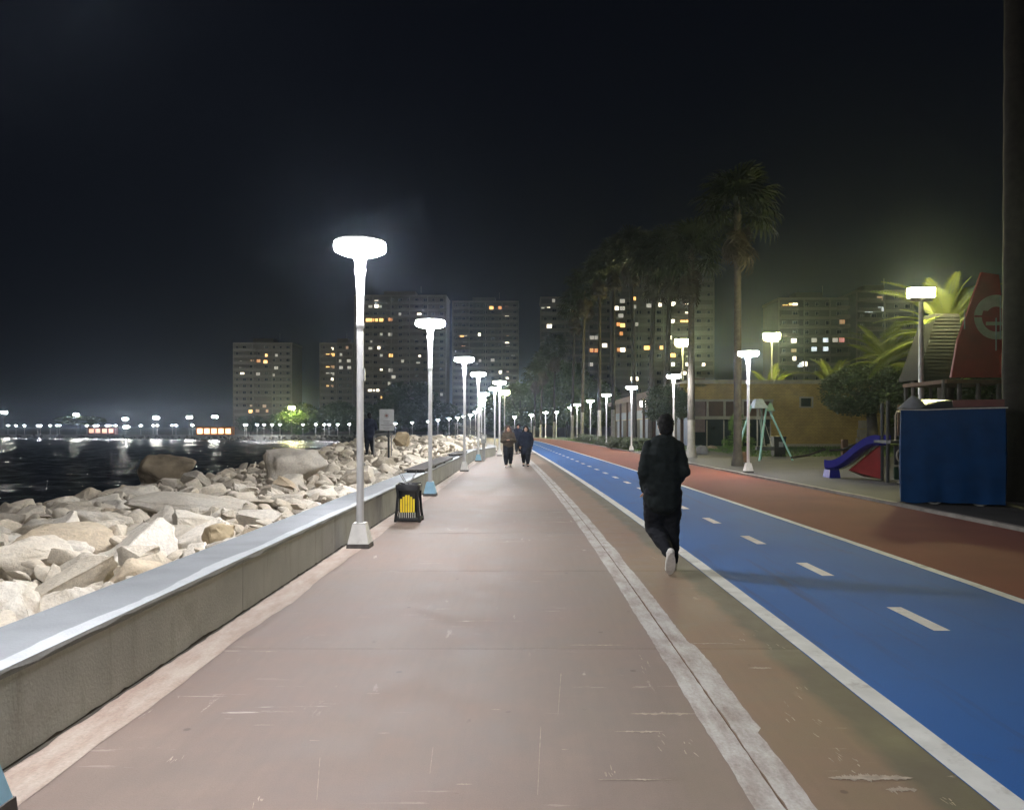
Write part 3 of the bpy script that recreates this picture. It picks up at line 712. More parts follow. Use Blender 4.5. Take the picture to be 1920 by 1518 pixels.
# ------------------------------------------------------------------ trumpet lamps
LH = 4.07
def lamp_meshes():
    d = {}
    d['plinth'] = MB().box((0, 0, 0.03), (0.30, 0.30, 0.058), taper=(0.97, 0.97)).mesh('plinth', M['foot'])
    for k in ('white', 'blue'):
        mb = MB(); mb.box((0, 0, 0.185), (0.275, 0.275, 0.25), taper=(0.62, 0.62)); mb.box((0, 0, 0.318), (0.16, 0.16, 0.016))
        d['pedestal_' + k] = mb.mesh('pedestal', M['base_' + k])
    mb = MB(); mb.lathe([(0.050, 0.32), (0.048, 1.0), (0.046, 2.1), (0.044, 2.92)], 16)
    d['pole'] = mb.mesh('pole', M['pole'], True, 40)
    mb = MB(); mb.lathe([(0.048, 2.90), (0.053, 2.91), (0.053, 2.97), (0.048, 2.985), (0.046, 3.1), (0.050, 3.3), (0.058, 3.48), (0.064, 3.60), (0.075, 3.62), (0.075, 3.68), (0.066, 3.70), (0.075, 3.78), (0.105, 3.855)], 18)
    d['flare'] = mb.mesh('flared_neck', M['pole'], True, 40)
    mb = MB(); mb.lathe([(0.10, 3.862), (0.26, 3.885), (0.325, 3.915), (0.345, 3.955), (0.338, 3.992), (0.33, 4.012), (0.10, 4.016)], 14)
    d['head'] = mb.mesh('lamp_head', M['lamp_white'], True, 60)
    d['head_far'] = d['head'].copy(); d['head_far'].materials.clear(); d['head_far'].materials.append(M['lamp_far'])
    mb = MB(); mb.lathe([(0.335, 4.018), (0.342, 4.022), (0.335, 4.045), (0.14, 4.056), (0.10, 4.075), (0.02, 4.08)], 16); d['cap'] = mb.mesh('cap', M['pole'], True)
    d['hatch'] = MB().box((0.054, 0, 2.28), (0.022, 0.05, 0.16)).box((0.058, 0, 1.1), (0.02, 0.03, 0.03)).mesh('cable_clip', M['grey_metal'])
    mb = MB(); mb.lathe([(0.10, 0.0), (0.09, 0.08), (0.055, 0.25), (0.05, 2.9), (0.055, 3.3), (0.08, 3.65), (0.16, 3.86)], 8); d['far_pole'] = mb.mesh('pole', M['pole'], True, 40)
    return d
LM = lamp_meshes()
def lamp(loc, label, group=None, base='white', rz=0.0):
    t = thing('street_lamp', loc, label, 'street lamp', group, rz)
    link('plinth', LM['plinth'], t); link('pedestal', LM['pedestal_' + base], t); link('pole', LM['pole'], t)
    link('flared_neck', LM['flare'], t); link('lamp_head', LM['head'], t); link('cap', LM['cap'], t); link('cable_clip', LM['hatch'], t)
    return t
def far_lamp(loc, label, group, head='head_far'):
    t = thing('street_lamp', loc, label, 'street lamp', group)
    link('pole', LM['far_pole'], t); link('lamp_head', LM[head], t); return t
lamp((-2.19, 9.9, 0), 'white trumpet lamp on a white pedestal, first before the wire bin by the seawall', base='white')
lamp((-2.19, 17.2, 0), 'white trumpet lamp on a pale blue pedestal just past the wire bin', base='blue')
lamp((-2.16, 26.5, 0), 'white trumpet lamp on a white pedestal beside the far end of the long plank bench', base='white')
lamp((-2.14, 34.0, 0), 'white trumpet lamp on a pale blue pedestal beside the grey pillar box', base='blue')
lamp((-2.27, 2.97, 0), 'trumpet lamp of which only the pale blue pedestal foot shows by the seawall', base='blue')
for y in (-4.5, -12.0): lamp((-2.19, y, 0), 'white trumpet lamp along the seawall farther back than the one with the pale blue foot', 'lamps at the near end of the seawall', 'white')
for y, x in ((40.5, -1.40), (47.5, -1.95), (55, -3.0), (64, -3.75), (73, -4.3), (83, -4.9), (98, -6.0), (111, -7.4)):
    lamp((x, y, gz(y)), 'white trumpet lamp in the close row past the bend of the seawall', 'lamps past the seawall bend', 'white')
rl = [(1403, 24.9, 'white trumpet lamp on a dark plinth in front of the swing', 'white'), (1263, 36.3, 'white trumpet lamp rising right behind the walker in black', 'white'),
      (1184, 46.8, 'white trumpet lamp on the grass in front of the blue panelled pavilion wing', 'white')]
for px, d, lab, b in rl: lamp(((px - CX) * d / FP, d, 0.057), lab, None, b)
for px, d in ((1137, 58), (1107, 71), (1082, 83), (1071, 93), (1043, 114), (1023, 116), (996, 132), (965, 146)):
    lamp(((px - CX) * d / FP, d, gz(d) + 0.06), 'white trumpet lamp in the far row along the red track', 'lamps along the red track')
for px, py, d in ((882, 772, 128), (870, 775, 140), (858, 776, 150), (842, 777, 158), (821, 780, 172), (803, 783, 190), (773, 785, 205), (741, 786, 222), (655, 792, 238), (633, 794, 241), (617, 794, 243), (608, 795, 244), (592, 793, 246), (568, 794, 248),
                   (525, 797, 250), (510, 796, 251), (495, 797, 253), (482, 797, 255), (462, 797, 257), (459, 799, 259), (361, 800, 272), (330, 801, 276), (323, 801, 278), (295, 802, 282), (287, 802, 284), (264, 802, 287), (217, 802, 291), (205, 803, 293), (200, 803, 294), (183, 803, 296), (178, 803, 297), (163, 803, 299),
                   (112, 804, 303), (107, 804, 304), (94, 804, 305), (76, 804, 306), (71, 804, 307), (46, 804, 308), (30, 805, 309), (15, 804, 310)):
    far_lamp(((px - CX) * d / FP, d, gz(d)), 'small white trumpet lamp on the far promenade across the bay', 'lamps across the bay')

# floodlights on tall poles
def flood(px, py, d, base_z, label, mat, group=None, heads=2, w=0.55, pr=0.09, tray=False):
    c = at(px, py, d); H = c.z - base_z
    t = thing('floodlight', (c.x, d, base_z), label, 'floodlight', group)
    MB().lathe([(pr * 1.3, 0), (pr * 1.2, 0.3), (pr, 0.4), (pr * 0.7, H - 0.24 * w / 0.36)], 12).build('pole', M['grey_metal'], t, True)
    MB().box((0, 0, H - 0.24 * w / 0.36), (w * heads * 0.9, 0.08, 0.08)).build('cross_arm', M['grey_metal'], t)
    for i in range(heads):
        x = (i - (heads - 1) / 2) * w * 1.05
        mb = MB(); mb.box((x, 0, H + 0.13 * w / 0.36), (w * 0.98, w * 0.8, 0.05)); hd = mb.build('lamp_housing', M['grey_metal'], t)
        mb = MB(); mb.box((x, 0, H - 0.02), (w * 0.86, w * 0.66, 0.26 * w / 0.36), taper=(1.08, 1.1)); mb.build('lamp_glass', M[mat], hd)
        if tray: MB().box((x, 0, H - 0.19), (w * 1.0, w * 0.95, 0.03)).build('spill_blocker', M['grey_metal'], hd)  # added plate that blocks downward light so the plaza stays dim
    return t
flood(1727, 548, 23.5, 0.055, 'bright twin floodlight on a grey pole beside the lit date palm', 'lamp_near', None, 2, 0.38, 0.10, True)
flood(1447, 630, 68, 0.06, 'yellow floodlight above the flat roof over the small square window', 'lamp_yellow', None, 2, 0.7)
flood(1280, 641, 71, 0.06, 'yellow floodlight behind the corner of the brown pavilion', 'lamp_yellow', None, 2, 0.7)
flood(946, 735, 112, -0.3, 'yellow floodlight among the far seawall lamps', 'lamp_yellow', None, 2, 0.7)
flood(547, 764, 262, -2, 'yellow floodlight lighting the tree across the bay', 'lamp_yellow', None, 2, 1.0)
for px, py, d in ((8, 773, 320), (143, 777, 318), (235, 785, 312), (293, 783, 305), (355, 782, 300), (403, 781, 292)):
    flood(px, py, d, -2, 'white floodlight on a tall pole across the bay', 'lamp_flood', 'floodlights across the bay', 2, 0.95)
flood(237, 800, 316, -2, 'low bright white floodlight across the bay among the small lamps', 'lamp_flood', None, 2, 0.95)

# ------------------------------------------------------------------ apartment towers
def win_mesh(name, w, h, pane):
    mb = MB(); f = 0.09
    mb.box((0, -0.02, 0), (w - 2 * f, 0.06, h - 2 * f), mi=1)
    for sx in (-1, 1): mb.box((sx * (w - f) / 2, -0.04, 0), (f, 0.12, h), mi=0)
    for sz in (-1, 1): mb.box((0, -0.04, sz * (h - f) / 2), (w - 2 * f - 0.002, 0.12, f), mi=0)
    mb.box((0.1 * w, -0.055, 0), (0.06, 0.03, h - 2 * f - 0.002), mi=0)
    return mb.mesh(name, [M['win_frame'], pane])
WD = win_mesh('window', 1.7, 1.35, M['win_dark']); WD2 = win_mesh('window', 1.1, 1.25, M['win_dark'])
WLIT = {k: win_mesh('window', 1.85, 1.5, M['lit_' + k]) for k in WL}
WLITN = {k: win_mesh('window', 1.25, 1.4, M['lit_' + k]) for k in WL}
def tower(px0, px1, pyt, d, pitch, label, lits, depth=16, mat='facade', balc='both', seed=0, ground_z=-2.0, wingstep=None):
    rr = random.Random(seed); a = at(px0, pyt, d); b = at(px1, pyt, d); Wd = b.x - a.x; H = a.z - ground_z; cx = (a.x + b.x) / 2
    t = thing('apartment_tower', (cx, d, ground_z), label, 'building')
    MB().box((0, depth / 2, H / 2), (Wd, depth, H)).build('wall', M[mat], t)
    rf = MB().box((0, depth / 2, H + 0.35), (Wd + 0.5, depth + 0.5, 0.7)).build('parapet', M['slab_edge'], t)
    MB().box((rr.uniform(-2, 2), depth / 2, H + 1.9), (Wd * 0.35, depth * 0.4, 2.6)).build('stair_head', M[mat], rf)
    MB().bar((Wd * 0.2, depth / 2, H + 3), (Wd * 0.2, depth / 2, H + 6), 0.12).build('antenna', M['grey_metal'], rf)
    nf = int(H / pitch)
    # vertical piers
    npier = max(2, int(Wd / 7))
    for i in range(npier + 1):
        x = -Wd / 2 + Wd * i / npier
        MB().box((x, -0.16, H / 2), (0.45, 0.30, H - 0.1)).build('pier', M['slab_edge'], t)
    lit = [((px - CX) * d / FP - cx, CH - (py - HY) * d / FP - ground_z, k) for px, py, k in lits]
    bays = []
    if balc in ('both', 'left'): bays.append(-Wd / 2 + Wd * 0.13)
    if balc in ('both', 'right'): bays.append(Wd / 2 - Wd * 0.13)
    if balc == 'mid': bays += [-Wd * 0.26, Wd * 0.13]
    bw = Wd * (0.40 if balc in ('left', 'right') else 0.235)
    if balc == 'left': bays = [-Wd / 2 + bw * 0.52]
    if balc == 'right': bays = [Wd / 2 - bw * 0.52]
    for f in range(1, nf):
        z = H - f * pitch
        for bx in bays:
            bl = MB().box((bx, -0.75, z - 0.05), (bw, 1.48, 0.18)).build('balcony', M['slab_edge'], t)
            MB().box((bx, -1.44, z + 0.5), (bw, 0.09, 0.9)).build('balustrade', M['slab_edge'], bl)
        MB().box((0, -0.05, z + 0.12), (Wd - 0.1, 0.098, 0.95)).build('floor_band', M['slab_edge'], t)
    for x, z, k in lit:
        me = (WLIT if rr.random() < 0.62 else WLITN)[k]; link('window', me, t, (x, -0.12, z))
    ncol = int(Wd / 3.3)
    for f in range(1, nf - 2):
        z = H - f * pitch + 1.45
        for c in range(ncol):
            x = -Wd / 2 + (c + 0.5) * Wd / ncol
            if any(abs(x - q) < 1.9 and abs(z - w) < 1.7 for q, w, _ in lit): continue
            if rr.random() < 0.12: continue
            link('window', WD if c % 3 else WD2, t, (x, -0.04, z + 0.1))
    return t
tower(438, 547, 645, 347, 3.0, 'lone pale apartment block with balconies at its left corner across the bay', [(499.6, 666, 'y'), (518.6, 666, 'd'), (473, 677, 'k'), (485, 676.5, 'o'), (498, 678, 'y'), (452, 679, 'd'), (451, 691, 'd'), (454.5, 701, 'w'), (484, 701, 'd'), (513, 703, 'd'), (518, 689.5, 'd'), (471, 761, 'k'), (470, 771, 'y'), (483, 770, 'k'), (501, 770, 'o'), (496, 761, 'k')], balc='left', seed=1)
tower(600, 661, 645, 352, 3.0, 'narrow lower apartment block close against the tall tower behind the white lamp', [(623, 654, 'w'), (614.6, 666, 'y'), (624, 665, 'y'), (639.5, 664.6, 'd'), (651, 651.6, 'k'), (638, 676.5, 'd'), (654, 676.5, 'd'), (614.6, 689.5, 'y'), (624, 688, 'k'), (639.5, 689, 'd'), (655, 689, 'd'), (614.6, 701, 'd'), (623.6, 701, 'd'), (623, 711, 'w'), (614.6, 724.6, 'y'), (623, 724, 'k')], balc='left', seed=2)
tower(665, 836, 556, 323, 3.0, 'wide tall apartment tower standing behind the white lamp by the seawall', [(706, 566, 'w'), (694.7, 575, 'd'), (706, 574, 'w'), (713.5, 575, 'd'), (690, 600, 'y'), (698, 600, 'y'), (706, 600, 'y'), (715, 600, 'y'), (732, 599, 'o'), (750, 589, 'd'), (786, 590, 'w'), (715, 627, 'd'), (731.5, 627, 'd'), (697, 641, 'd'), (694.7, 653.5, 'd'), (710.6, 652, 'w'), (715, 666.5, 'd'), (733, 666.5, 'y'), (787, 668.7, 'w'), (755, 677, 'd'), (784, 681.7, 'd'), (715, 694, 'w'), (732, 694, 'd'), (738, 706.6, 'd'), (731, 719, 'd'), (787, 721, 'd'), (694, 732.7, 'w'), (701, 732.7, 'w'), (708.5, 732, 'w'), (716.5, 744, 'y'), (733, 743.6, 'w'), (716.5, 757, 'w'), (828, 739.5, 'd'), (826.5, 757, 'd')], balc='mid', seed=3, mat='facade')
tower(849, 972, 567, 341, 3.0, 'tall apartment tower with an orange lit top floor beyond the lamp row', [(921.4, 577, 'y'), (938, 577, 'o'), (950, 577, 'o'), (950.5, 590, 'w'), (866, 629, 'y'), (873, 627, 'w'), (899, 627, 'w'), (952, 627, 'y'), (871, 639, 'd'), (951, 641, 'w'), (869, 651, 'y'), (952, 651, 'd'), (962, 664, 'd'), (923.6, 675, 'd'), (938, 697.5, 'w'), (952, 698, 'k'), (951.5, 710, 'w'), (900, 676, 'd')], balc='both', seed=4, mat='facade_b')
tower(1014, 1150, 560, 275, 3.0, 'apartment tower half hidden by the palms at the far end of the lane', [(1038, 564, 'd'), (1028.6, 574, 'w'), (1047, 573, 'w'), (1018, 575.6, 'd'), (1070, 583, 'w'), (1077, 583, 'y'), (1029.7, 611.6, 'w'), (1029, 636, 'k'), (1028.6, 646.7, 'y'), (1070, 719.5, 'o'), (1077.6, 717.5, 'w'), (1109, 633, 'd'), (1119, 633, 'd'), (1108, 656.7, 'o'), (1119, 657, 'o'), (1133.5, 647.5, 'w'), (1107.5, 683, 'd')], balc='left', seed=5, mat='facade_b')
tower(1151, 1338, 496, 262, 3.05, 'broad tallest apartment tower rising behind the brown pavilion', [(1189, 560, 'y'), (1155, 577.8, 'w'), (1166.7, 578, 'd'), (1166.7, 564.5, 'd'), (1189.7, 575, 'd'), (1216.5, 573, 'd'), (1237.5, 571.4, 'w'), (1261.6, 570, 'w'), (1281, 572, 'd'), (1288.4, 572, 'w'), (1321, 575, 'd'), (1311, 575, 'd'), (1164, 592, 'd'), (1289.3, 588.6, 'w'), (1261.6, 602.4, 'w'), (1280, 604, 'y'), (1290, 604, 'y'), (1159, 608, 'o'), (1167, 610, 'y'), (1164.8, 625.4, 'o'), (1194, 608, 'd'), (1160, 655.8, 'o'), (1167.5, 655.8, 'w'), (1212, 652, 'y'), (1220, 652, 'y'), (1240, 651.7, 'y'), (1254.7, 633, 'w'), (1261.6, 666, 'y'), (1290.7, 670, 'd'), (1261.6, 683, 'w'), (1290, 683.5, 'w'), (1319, 684, 'w'), (1282, 700, 'w'), (1187, 710, 'w'), (1195, 710, 'w')], balc='right', seed=6, mat='facade')
tower(1460, 1604, 562, 242, 3.0, 'dim apartment tower behind the date palms and the flat roof', [(1472, 575.4, 'y'), (1482, 572.4, 'y'), (1490, 572.4, 'w'), (1488, 639, 'w'), (1526, 637.7, 'd'), (1547.6, 637.7, 'b'), (1565.4, 637.4, 'd'), (1577.8, 637.3, 'r'), (1578.5, 603.4, 'k'), (1526, 654.5, 'b'), (1547.6, 654, 'b'), (1488, 657.8, 'k'), (1489, 672, 'w'), (1500, 684, 'b'), (1508, 682, 'w')], balc='both', seed=7, mat='facade_b')
tower(1606, 1712, 548, 236, 3.0, 'dim apartment tower behind the twin floodlight beside the lit palm', [(1627.4, 562.6, 'd'), (1649, 559.7, 'k'), (1624, 582, 'b'), (1631, 582, 'b'), (1650.7, 579.7, 'b')], balc='left', seed=8, mat='facade_b')

# kiosks across the bay
def kiosk(px0, px1, py0, d, label, mat, lit):
    a = at(px0, py0, d); b = at(px1, py0, d); w = b.x - a.x; gzv = -2.0; h = max(2.2, a.z - gzv)
    t = thing('beach_kiosk', ((a.x + b.x) / 2, d, gzv), label, 'kiosk')
    MB().box((0, 1.6, h / 2), (w, 3, h)).build('wall', M[mat], t)
    MB().box((0, 1.0, h + 0.12), (w + 1, 4.6, 0.24)).build('roof', M['slab_edge'], t)
    n = max(2, int(w / 2.6))
    for i in range(n): MB().box((-w / 2 + (i + 0.5) * w / n, 0.06, h * 0.52), (w / n * 0.7, 0.06, h * 0.55)).build('serving_hatch', M[lit], t)
kiosk(368, 434, 800, 285, 'brightly lit orange kiosk on the far shore', 'kiosk', 'lamp_warm')
kiosk(165, 214, 801, 322, 'long dim reddish kiosk row on the far shore', 'maroon', 'lit_o')

# ------------------------------------------------------------------ foliage
def leaf_cloud(name, seed, n, leaf, clumps, mat, flat=1.0, shell=0.55, csize=0.34):
    rr = random.Random(seed); vs = []; fs = []; cs = []
    for _ in range(clumps):
        v = Vector((rr.gauss(0, 1), rr.gauss(0, 1), rr.gauss(0, 1))).normalized() * (rr.uniform(shell, 1.0) ** 0.7)
        cs.append((v, csize * rr.uniform(0.6, 1.25)))
    for i in range(n):
        c, s = cs[rr.randrange(clumps)]
        p = c + Vector((rr.gauss(0, 0.5), rr.gauss(0, 0.5), rr.gauss(0, 0.4))) * s
        if p.length > 1.12: p *= 1.05 / p.length
        d = Vector((rr.gauss(0, 1), rr.gauss(0, 1), rr.gauss(0, 0.7))).normalized(); u = d.cross(Vector((rr.gauss(0, 1), rr.gauss(0, 1), rr.gauss(0, 1)))).normalized()
        L = leaf * rr.uniform(0.6, 1.4); w = L * 0.42; o = len(vs)
        vs += [p - d * L * 0.5, p + u * w * 0.5, p + d * L * 0.5, p - u * w * 0.5]; fs.append((o, o + 1, o + 2, o + 3))
    mb = MB(); mb.add(vs, fs); return mb.mesh(name, mat)
CROWN = [leaf_cloud('crown', 10 + i, 5200, 0.16, 46, M['leaf']) for i in range(3)]
CROWN_D = [leaf_cloud('crown', 20 + i, 17000, 0.085, 90, M['leaf_dark'], shell=0.6, csize=0.33) for i in range(2)]
BUSH = [leaf_cloud('foliage', 30 + i, 2600, 0.20, 26, M['shrub'], csize=0.4) for i in range(2)]
M['leaf_topi_lit'] = leaf_mat('lamplit clipped bush leaf', (0.09, 0.19, 0.025), (0.14, 0.25, 0.04))  # lamplight on the bush put into a brighter leaf colour
TOPI = leaf_cloud('foliage', 40, 6500, 0.085, 60, M['leaf_topi_lit'], shell=0.7, csize=0.26)
def tree(loc, H, cr, ch, label, group=None, crown=None, trunk_r=0.16, name='broadleaf_tree', rz=None, bark='bark_dark'):
    t = thing(name, loc, label, 'tree', group)
    mb = MB(); tz = H - ch * 0.75
    mb.tube([(0, 0, -0.1), (0.06, 0.03, tz * 0.5), (0, 0.05, tz), (0.05, 0, H - ch * 0.4)], [trunk_r * 1.25, trunk_r, trunk_r * 0.85, trunk_r * 0.4], 10)
    for i in range(5):
        a = i * 1.257 + R.random(); mb.tube([(0, 0.04, tz * 0.92), (cr * 0.32 * math.cos(a), cr * 0.32 * math.sin(a), tz + ch * 0.18), (cr * 0.62 * math.cos(a), cr * 0.62 * math.sin(a), tz + ch * R.uniform(0.3, 0.55))], [trunk_r * 0.6, trunk_r * 0.4, trunk_r * 0.15], 7)
    mb.build('trunk', M[bark], t, True)
    link('crown', crown or CROWN[R.randrange(3)], t, (0, 0, H - ch / 2), (0, 0, R.uniform(0, 6.3) if rz is None else rz), (cr, cr, ch / 2))
    return t
# dark trees round the bay and behind the lane
for px, d, H, cr in ((560, 275, 12, 8), (600, 290, 10, 7), (630, 285, 13, 8), (665, 280, 11, 7), (700, 275, 12, 8), (735, 270, 15, 8.5), (768, 262, 19, 10), (800, 255, 13, 8), (832, 250, 11, 7), (528, 300, 9, 7), (470, 310, 8, 6)):
    tree(((px - CX) * d / FP, d, -2), H, cr, H * 0.85, 'dark broadleaf tree in the belt below the towers across the bay', 'trees across the bay')
tree(((555 - CX) * 268 / FP, 268, -2), 9, 7.5, 8, 'green tree glowing beside the yellow floodlight across the bay', None, leaf_cloud('crown', 77, 5000, 0.16, 40, M['leaf_bright']))
tree(((150 - CX) * 322 / FP, 322, -2), 8, 9, 4, 'spreading green tree under a floodlight at the far end of the bay', None, CROWN[1])
for px, d, H, cr in ((975, 165, 12, 5.5), (1000, 175, 14, 6), (1022, 160, 13, 5), (1045, 150, 12, 5), (950, 185, 13, 6), (1062, 140, 14, 5), (1090, 128, 11, 4.5), (930, 200, 10, 6), (1120, 118, 9, 4)):
    tree(((px - CX) * d / FP, d, gz(d)), H, cr, H * 0.8, 'dark broadleaf tree in the grove where the lane bends away', 'trees at the end of the lane', CROWN[R.randrange(3)])
for px, d, H, cr in ((1360, 120, 8, 5), (1420, 110, 7, 4.5), (1620, 95, 8, 4), (1700, 90, 9, 5), (1780, 80, 9, 5), (1860, 70, 8, 5)):
    tree(((px - CX) * d / FP, d, 0), H, cr, H * 0.8, 'dark broadleaf tree behind the flat roof of the pavilion', 'trees behind the pavilion', CROWN[R.randrange(3)])
tree(((1634 - CX) * 31 / FP, 31, 0.055), 4.05, 1.92, 2.1, 'round clipped dark tree in front of the pavilion wall', None, CROWN_D[0], 0.22, 'clipped_tree')
tree(((1249 - CX) * 43 / FP, 43, 0.06), 3.9, 1.35, 2.2, 'small dark round tree beside the whitewashed palm', None, CROWN_D[1], 0.12, 'clipped_tree')
# topiary in two tiers
p = on(1337, 842, 0.06); t = thing('topiary_bush', (p.x, 44, 0.06), 'bright green clipped bush in two tiers in front of the glazed wall', 'bush')
MB().tube([(0, 0, -0.05), (0, 0, 1.6)], 0.06, 8).build('trunk', M['bark_dark'], t)
link('foliage', TOPI, t, (0, 0, 0.55), None, (0.95, 0.9, 0.5)); link('foliage', TOPI, t, (0, 0, 1.55), (0, 0, 2), (0.62, 0.6, 0.78))
for px, d, r, h in ((1140, 54, 0.8, 0.55), (1156, 52, 0.9, 0.6), (1172, 50, 0.9, 0.65), (1196, 49, 0.9, 0.6), (1215, 48.5, 0.8, 0.6), (1124, 62, 1.0, 0.6), (1100, 70, 1.0, 0.6), (1088, 80, 1.1, 0.6), (1232, 49.5, 0.7, 0.5)):
    t = thing('shrub', ((px - CX) * d / FP + 0.4, d, gz(d) + 0.06), 'low grey green shrub in the bed along the red track', 'shrub', 'shrubs along the red track')
    MB().tube([(0, 0, -0.05), (0.05, 0, h * 0.8)], 0.03, 6).build('stem', M['bark_dark'], t); link('foliage', BUSH[R.randrange(2)], t, (0, 0, h * 0.6), (0, 0, R.uniform(0, 6)), (r, r, h * 0.65))
# grass tufts
mb = MB(); rr = random.Random(5); vs = []; fs = []
for _ in range(9000):
    if rr.random() < 0.5: x, y = rr.uniform(11.5, 28), rr.uniform(38, 56)
    else: y = rr.uniform(47, 90); x = RE(y) + 0.25 + rr.random() ** 1.6 * 6
    z = 0.06 + gz(y); a = rr.uniform(0, 6.3); h = rr.uniform(0.05, 0.15); w = 0.03
    o = len(vs); vs += [(x - w * math.cos(a), y - w * math.sin(a), z), (x + w * math.cos(a), y + w * math.sin(a), z), (x + rr.uniform(-.06, .06), y + rr.uniform(-.06, .06), z + h)]; fs.append((o, o + 1, o + 2))
mb.add(vs, fs); tag(mb.build('grass', M['leaf_bright']), 'short grass on the lawn in front of the pavilion', 'grass', kind='stuff')

# ---- fan palms
def fan_leaf(seed, L=1.15, Rf=1.05, n=17):
    rr = random.Random(seed); mb = MB()
    mb.tube([(0, 0, 0), (L * 0.5, 0, 0.04), (L, 0, 0)], [0.03, 0.022, 0.015], 5)
    for i in range(n):
        a = math.radians(-125 + 250 * i / (n - 1)); d = Vector((math.cos(a), math.sin(a), 0)); s = Vector((-d.y, d.x, 0))
        r = Rf * (0.72 + 0.28 * math.cos(a * 0.6)) * rr.uniform(0.88, 1.08); c = Vector((L, 0, 0))
        pts = [c + d * 0.03, c + d * r * 0.55 + Vector((0, 0, -0.05)), c + d * r * 0.86 + Vector((0, 0, -0.22 - rr.random() * 0.1)), c + d * r * 0.98 + Vector((0, 0, -0.48 - rr.random() * 0.25))]
        ws = [0.012, 0.062, 0.045, 0.006]; vs = []
        for p, w in zip(pts, ws): vs += [p - s * w + Vector((0, 0, 0.02)), p + s * w - Vector((0, 0, 0.0))]
        mb.add(vs, [(k * 2, k * 2 + 1, k * 2 + 3, k * 2 + 2) for k in range(3)])
    return mb
FAN = [fan_leaf(s) for s in range(3)]
FANM = [f.mesh('frond', M['fan_leaf']) for f in FAN]; FAND = [f.mesh('dead_frond', M['dead_leaf']) for f in FAN]
def palm_leaves(seed, n=40, nd=26):
    rr = random.Random(seed); out = []
    for i in range(n):
        el = math.radians(78 - 105 * (i / n) + rr.uniform(-8, 8)); az = i * 2.3999 + rr.uniform(-0.2, 0.2)
        out.append((Vector((0, 0, 0.25 - 0.5 * i / n)), Euler((rr.uniform(-0.3, 0.3), -el, az)), rr.uniform(0.9, 1.12), 0, rr.randrange(3)))
    for i in range(nd):
        el = math.radians(-48 - 36 * rr.random()); az = i * 2.3999 + rr.uniform(-0.2, 0.2)
        out.append((Vector((0, 0, -0.35 - 1.3 * i / nd)), Euler((rr.uniform(-0.4, 0.4), -el, az)), rr.uniform(0.6, 0.85), 1, rr.randrange(3)))
    return out
def joined_crown(seed, kind):
    mb = MB()
    for loc, rot, s, dead, q in palm_leaves(seed):
        if dead != kind: continue
        MM = Matrix.LocRotScale(loc, rot, Vector((s, s, s))); mb.add([MM @ Vector(v) for v in FAN[q].v], FAN[q].f)
    return mb.mesh('crown' if not kind else 'dead_skirt', M['dead_leaf'] if kind else M['fan_leaf'])
PC = [(joined_crown(s, 0), joined_crown(s, 1)) for s in (1, 2, 3)]
def fan_palm(px, pyt, d, label, group=None, r=0.24, scale=1.0, single=False, bark='bark', bz=None, lean=0.0, wash=False):
    bz = (0.055 if d < 60 else gz(d)) if bz is None else bz
    top = at(px, pyt, d).z; H = top - bz - 1.1 * scale
    t = thing('fan_palm', ((px - CX) * d / FP - lean, d, bz), label, 'palm tree', group)
    mb = MB(); nseg = 26; rr = random.Random(int(px))
    pts = [(lean * (k / nseg) ** 1.5, 0, H * k / nseg - 0.05) for k in range(nseg + 1)]
    rad = [r * (1.55 if k == 0 else 1.2 if k == 1 else 1.0 - 0.28 * k / nseg) * (1 + 0.05 * (k % 2)) for k in range(nseg + 1)]
    tr = mb.tube(pts, rad, 12).build('trunk', M[bark], t, True)
    if wash: MB().tube([pts[0], pts[1], pts[2], pts[3], pts[4], pts[5]], [q * 1.015 for q in rad[:6]], 12).build('whitewash', M['wash'], t, True)
    c = (lean, 0, H)
    if single:
        cr = link('crown', MB().ell((0, 0, -0.2), (r * 0.9, r * 0.9, 0.6), 10, 6).mesh('crown', M['bark']), t, c)
        for loc, rot, s, dead, q in palm_leaves(int(px), 34, 14):
            link('dead_frond' if dead else 'frond', (FAND if dead else FANM)[q], cr, loc * scale, rot, (s * scale,) * 3)
    else:
        q = rr.randrange(3); az = rr.uniform(0, 6.3)
        link('crown', PC[q][0], t, c, (0, 0, az), (scale,) * 3); link('dead_skirt', PC[q][1], t, c, (0, 0, az), (scale,) * 3)
    return t
fan_palm(1383, 352, 29.3, 'tallest fan palm with a hanging skirt of dead leaves beside the swing', None, 0.165, 0.80, True)
fan_palm(1296, 445, 36.8, 'fan palm with a whitewashed trunk foot beside the paved edge of the track', None, 0.19, 0.85, True, wash=True)
fan_palm(1906, -470, 15.5, 'massive dark palm trunk standing beside the blue covered cart', None, 0.27, 1.1, True, 'bark_dark')
for px, pyt, d in ((1228, 462, 50), (1182, 450, 60), (1150, 468, 66), (1124, 490, 74), (1097, 520, 82), (1258, 455, 46), (1078, 560, 92), (1040, 640, 112), (1018, 670, 122), (1004, 690, 132)):
    w_ = d > 65
    fan_palm(px, pyt, d, 'fan palm with a whitewashed trunk foot in the row along the red track' if w_ else 'fan palm with a bare trunk in the row beside the pavilion wing', 'whitewashed fan palms along the track' if w_ else 'bare fan palms beside the pavilion wing', 0.18, 0.92 if d < 80 else 1.1, False, 'bark' if px % 2 else 'bark_dark', wash=d > 65, lean=R.uniform(-0.5, 0.5))

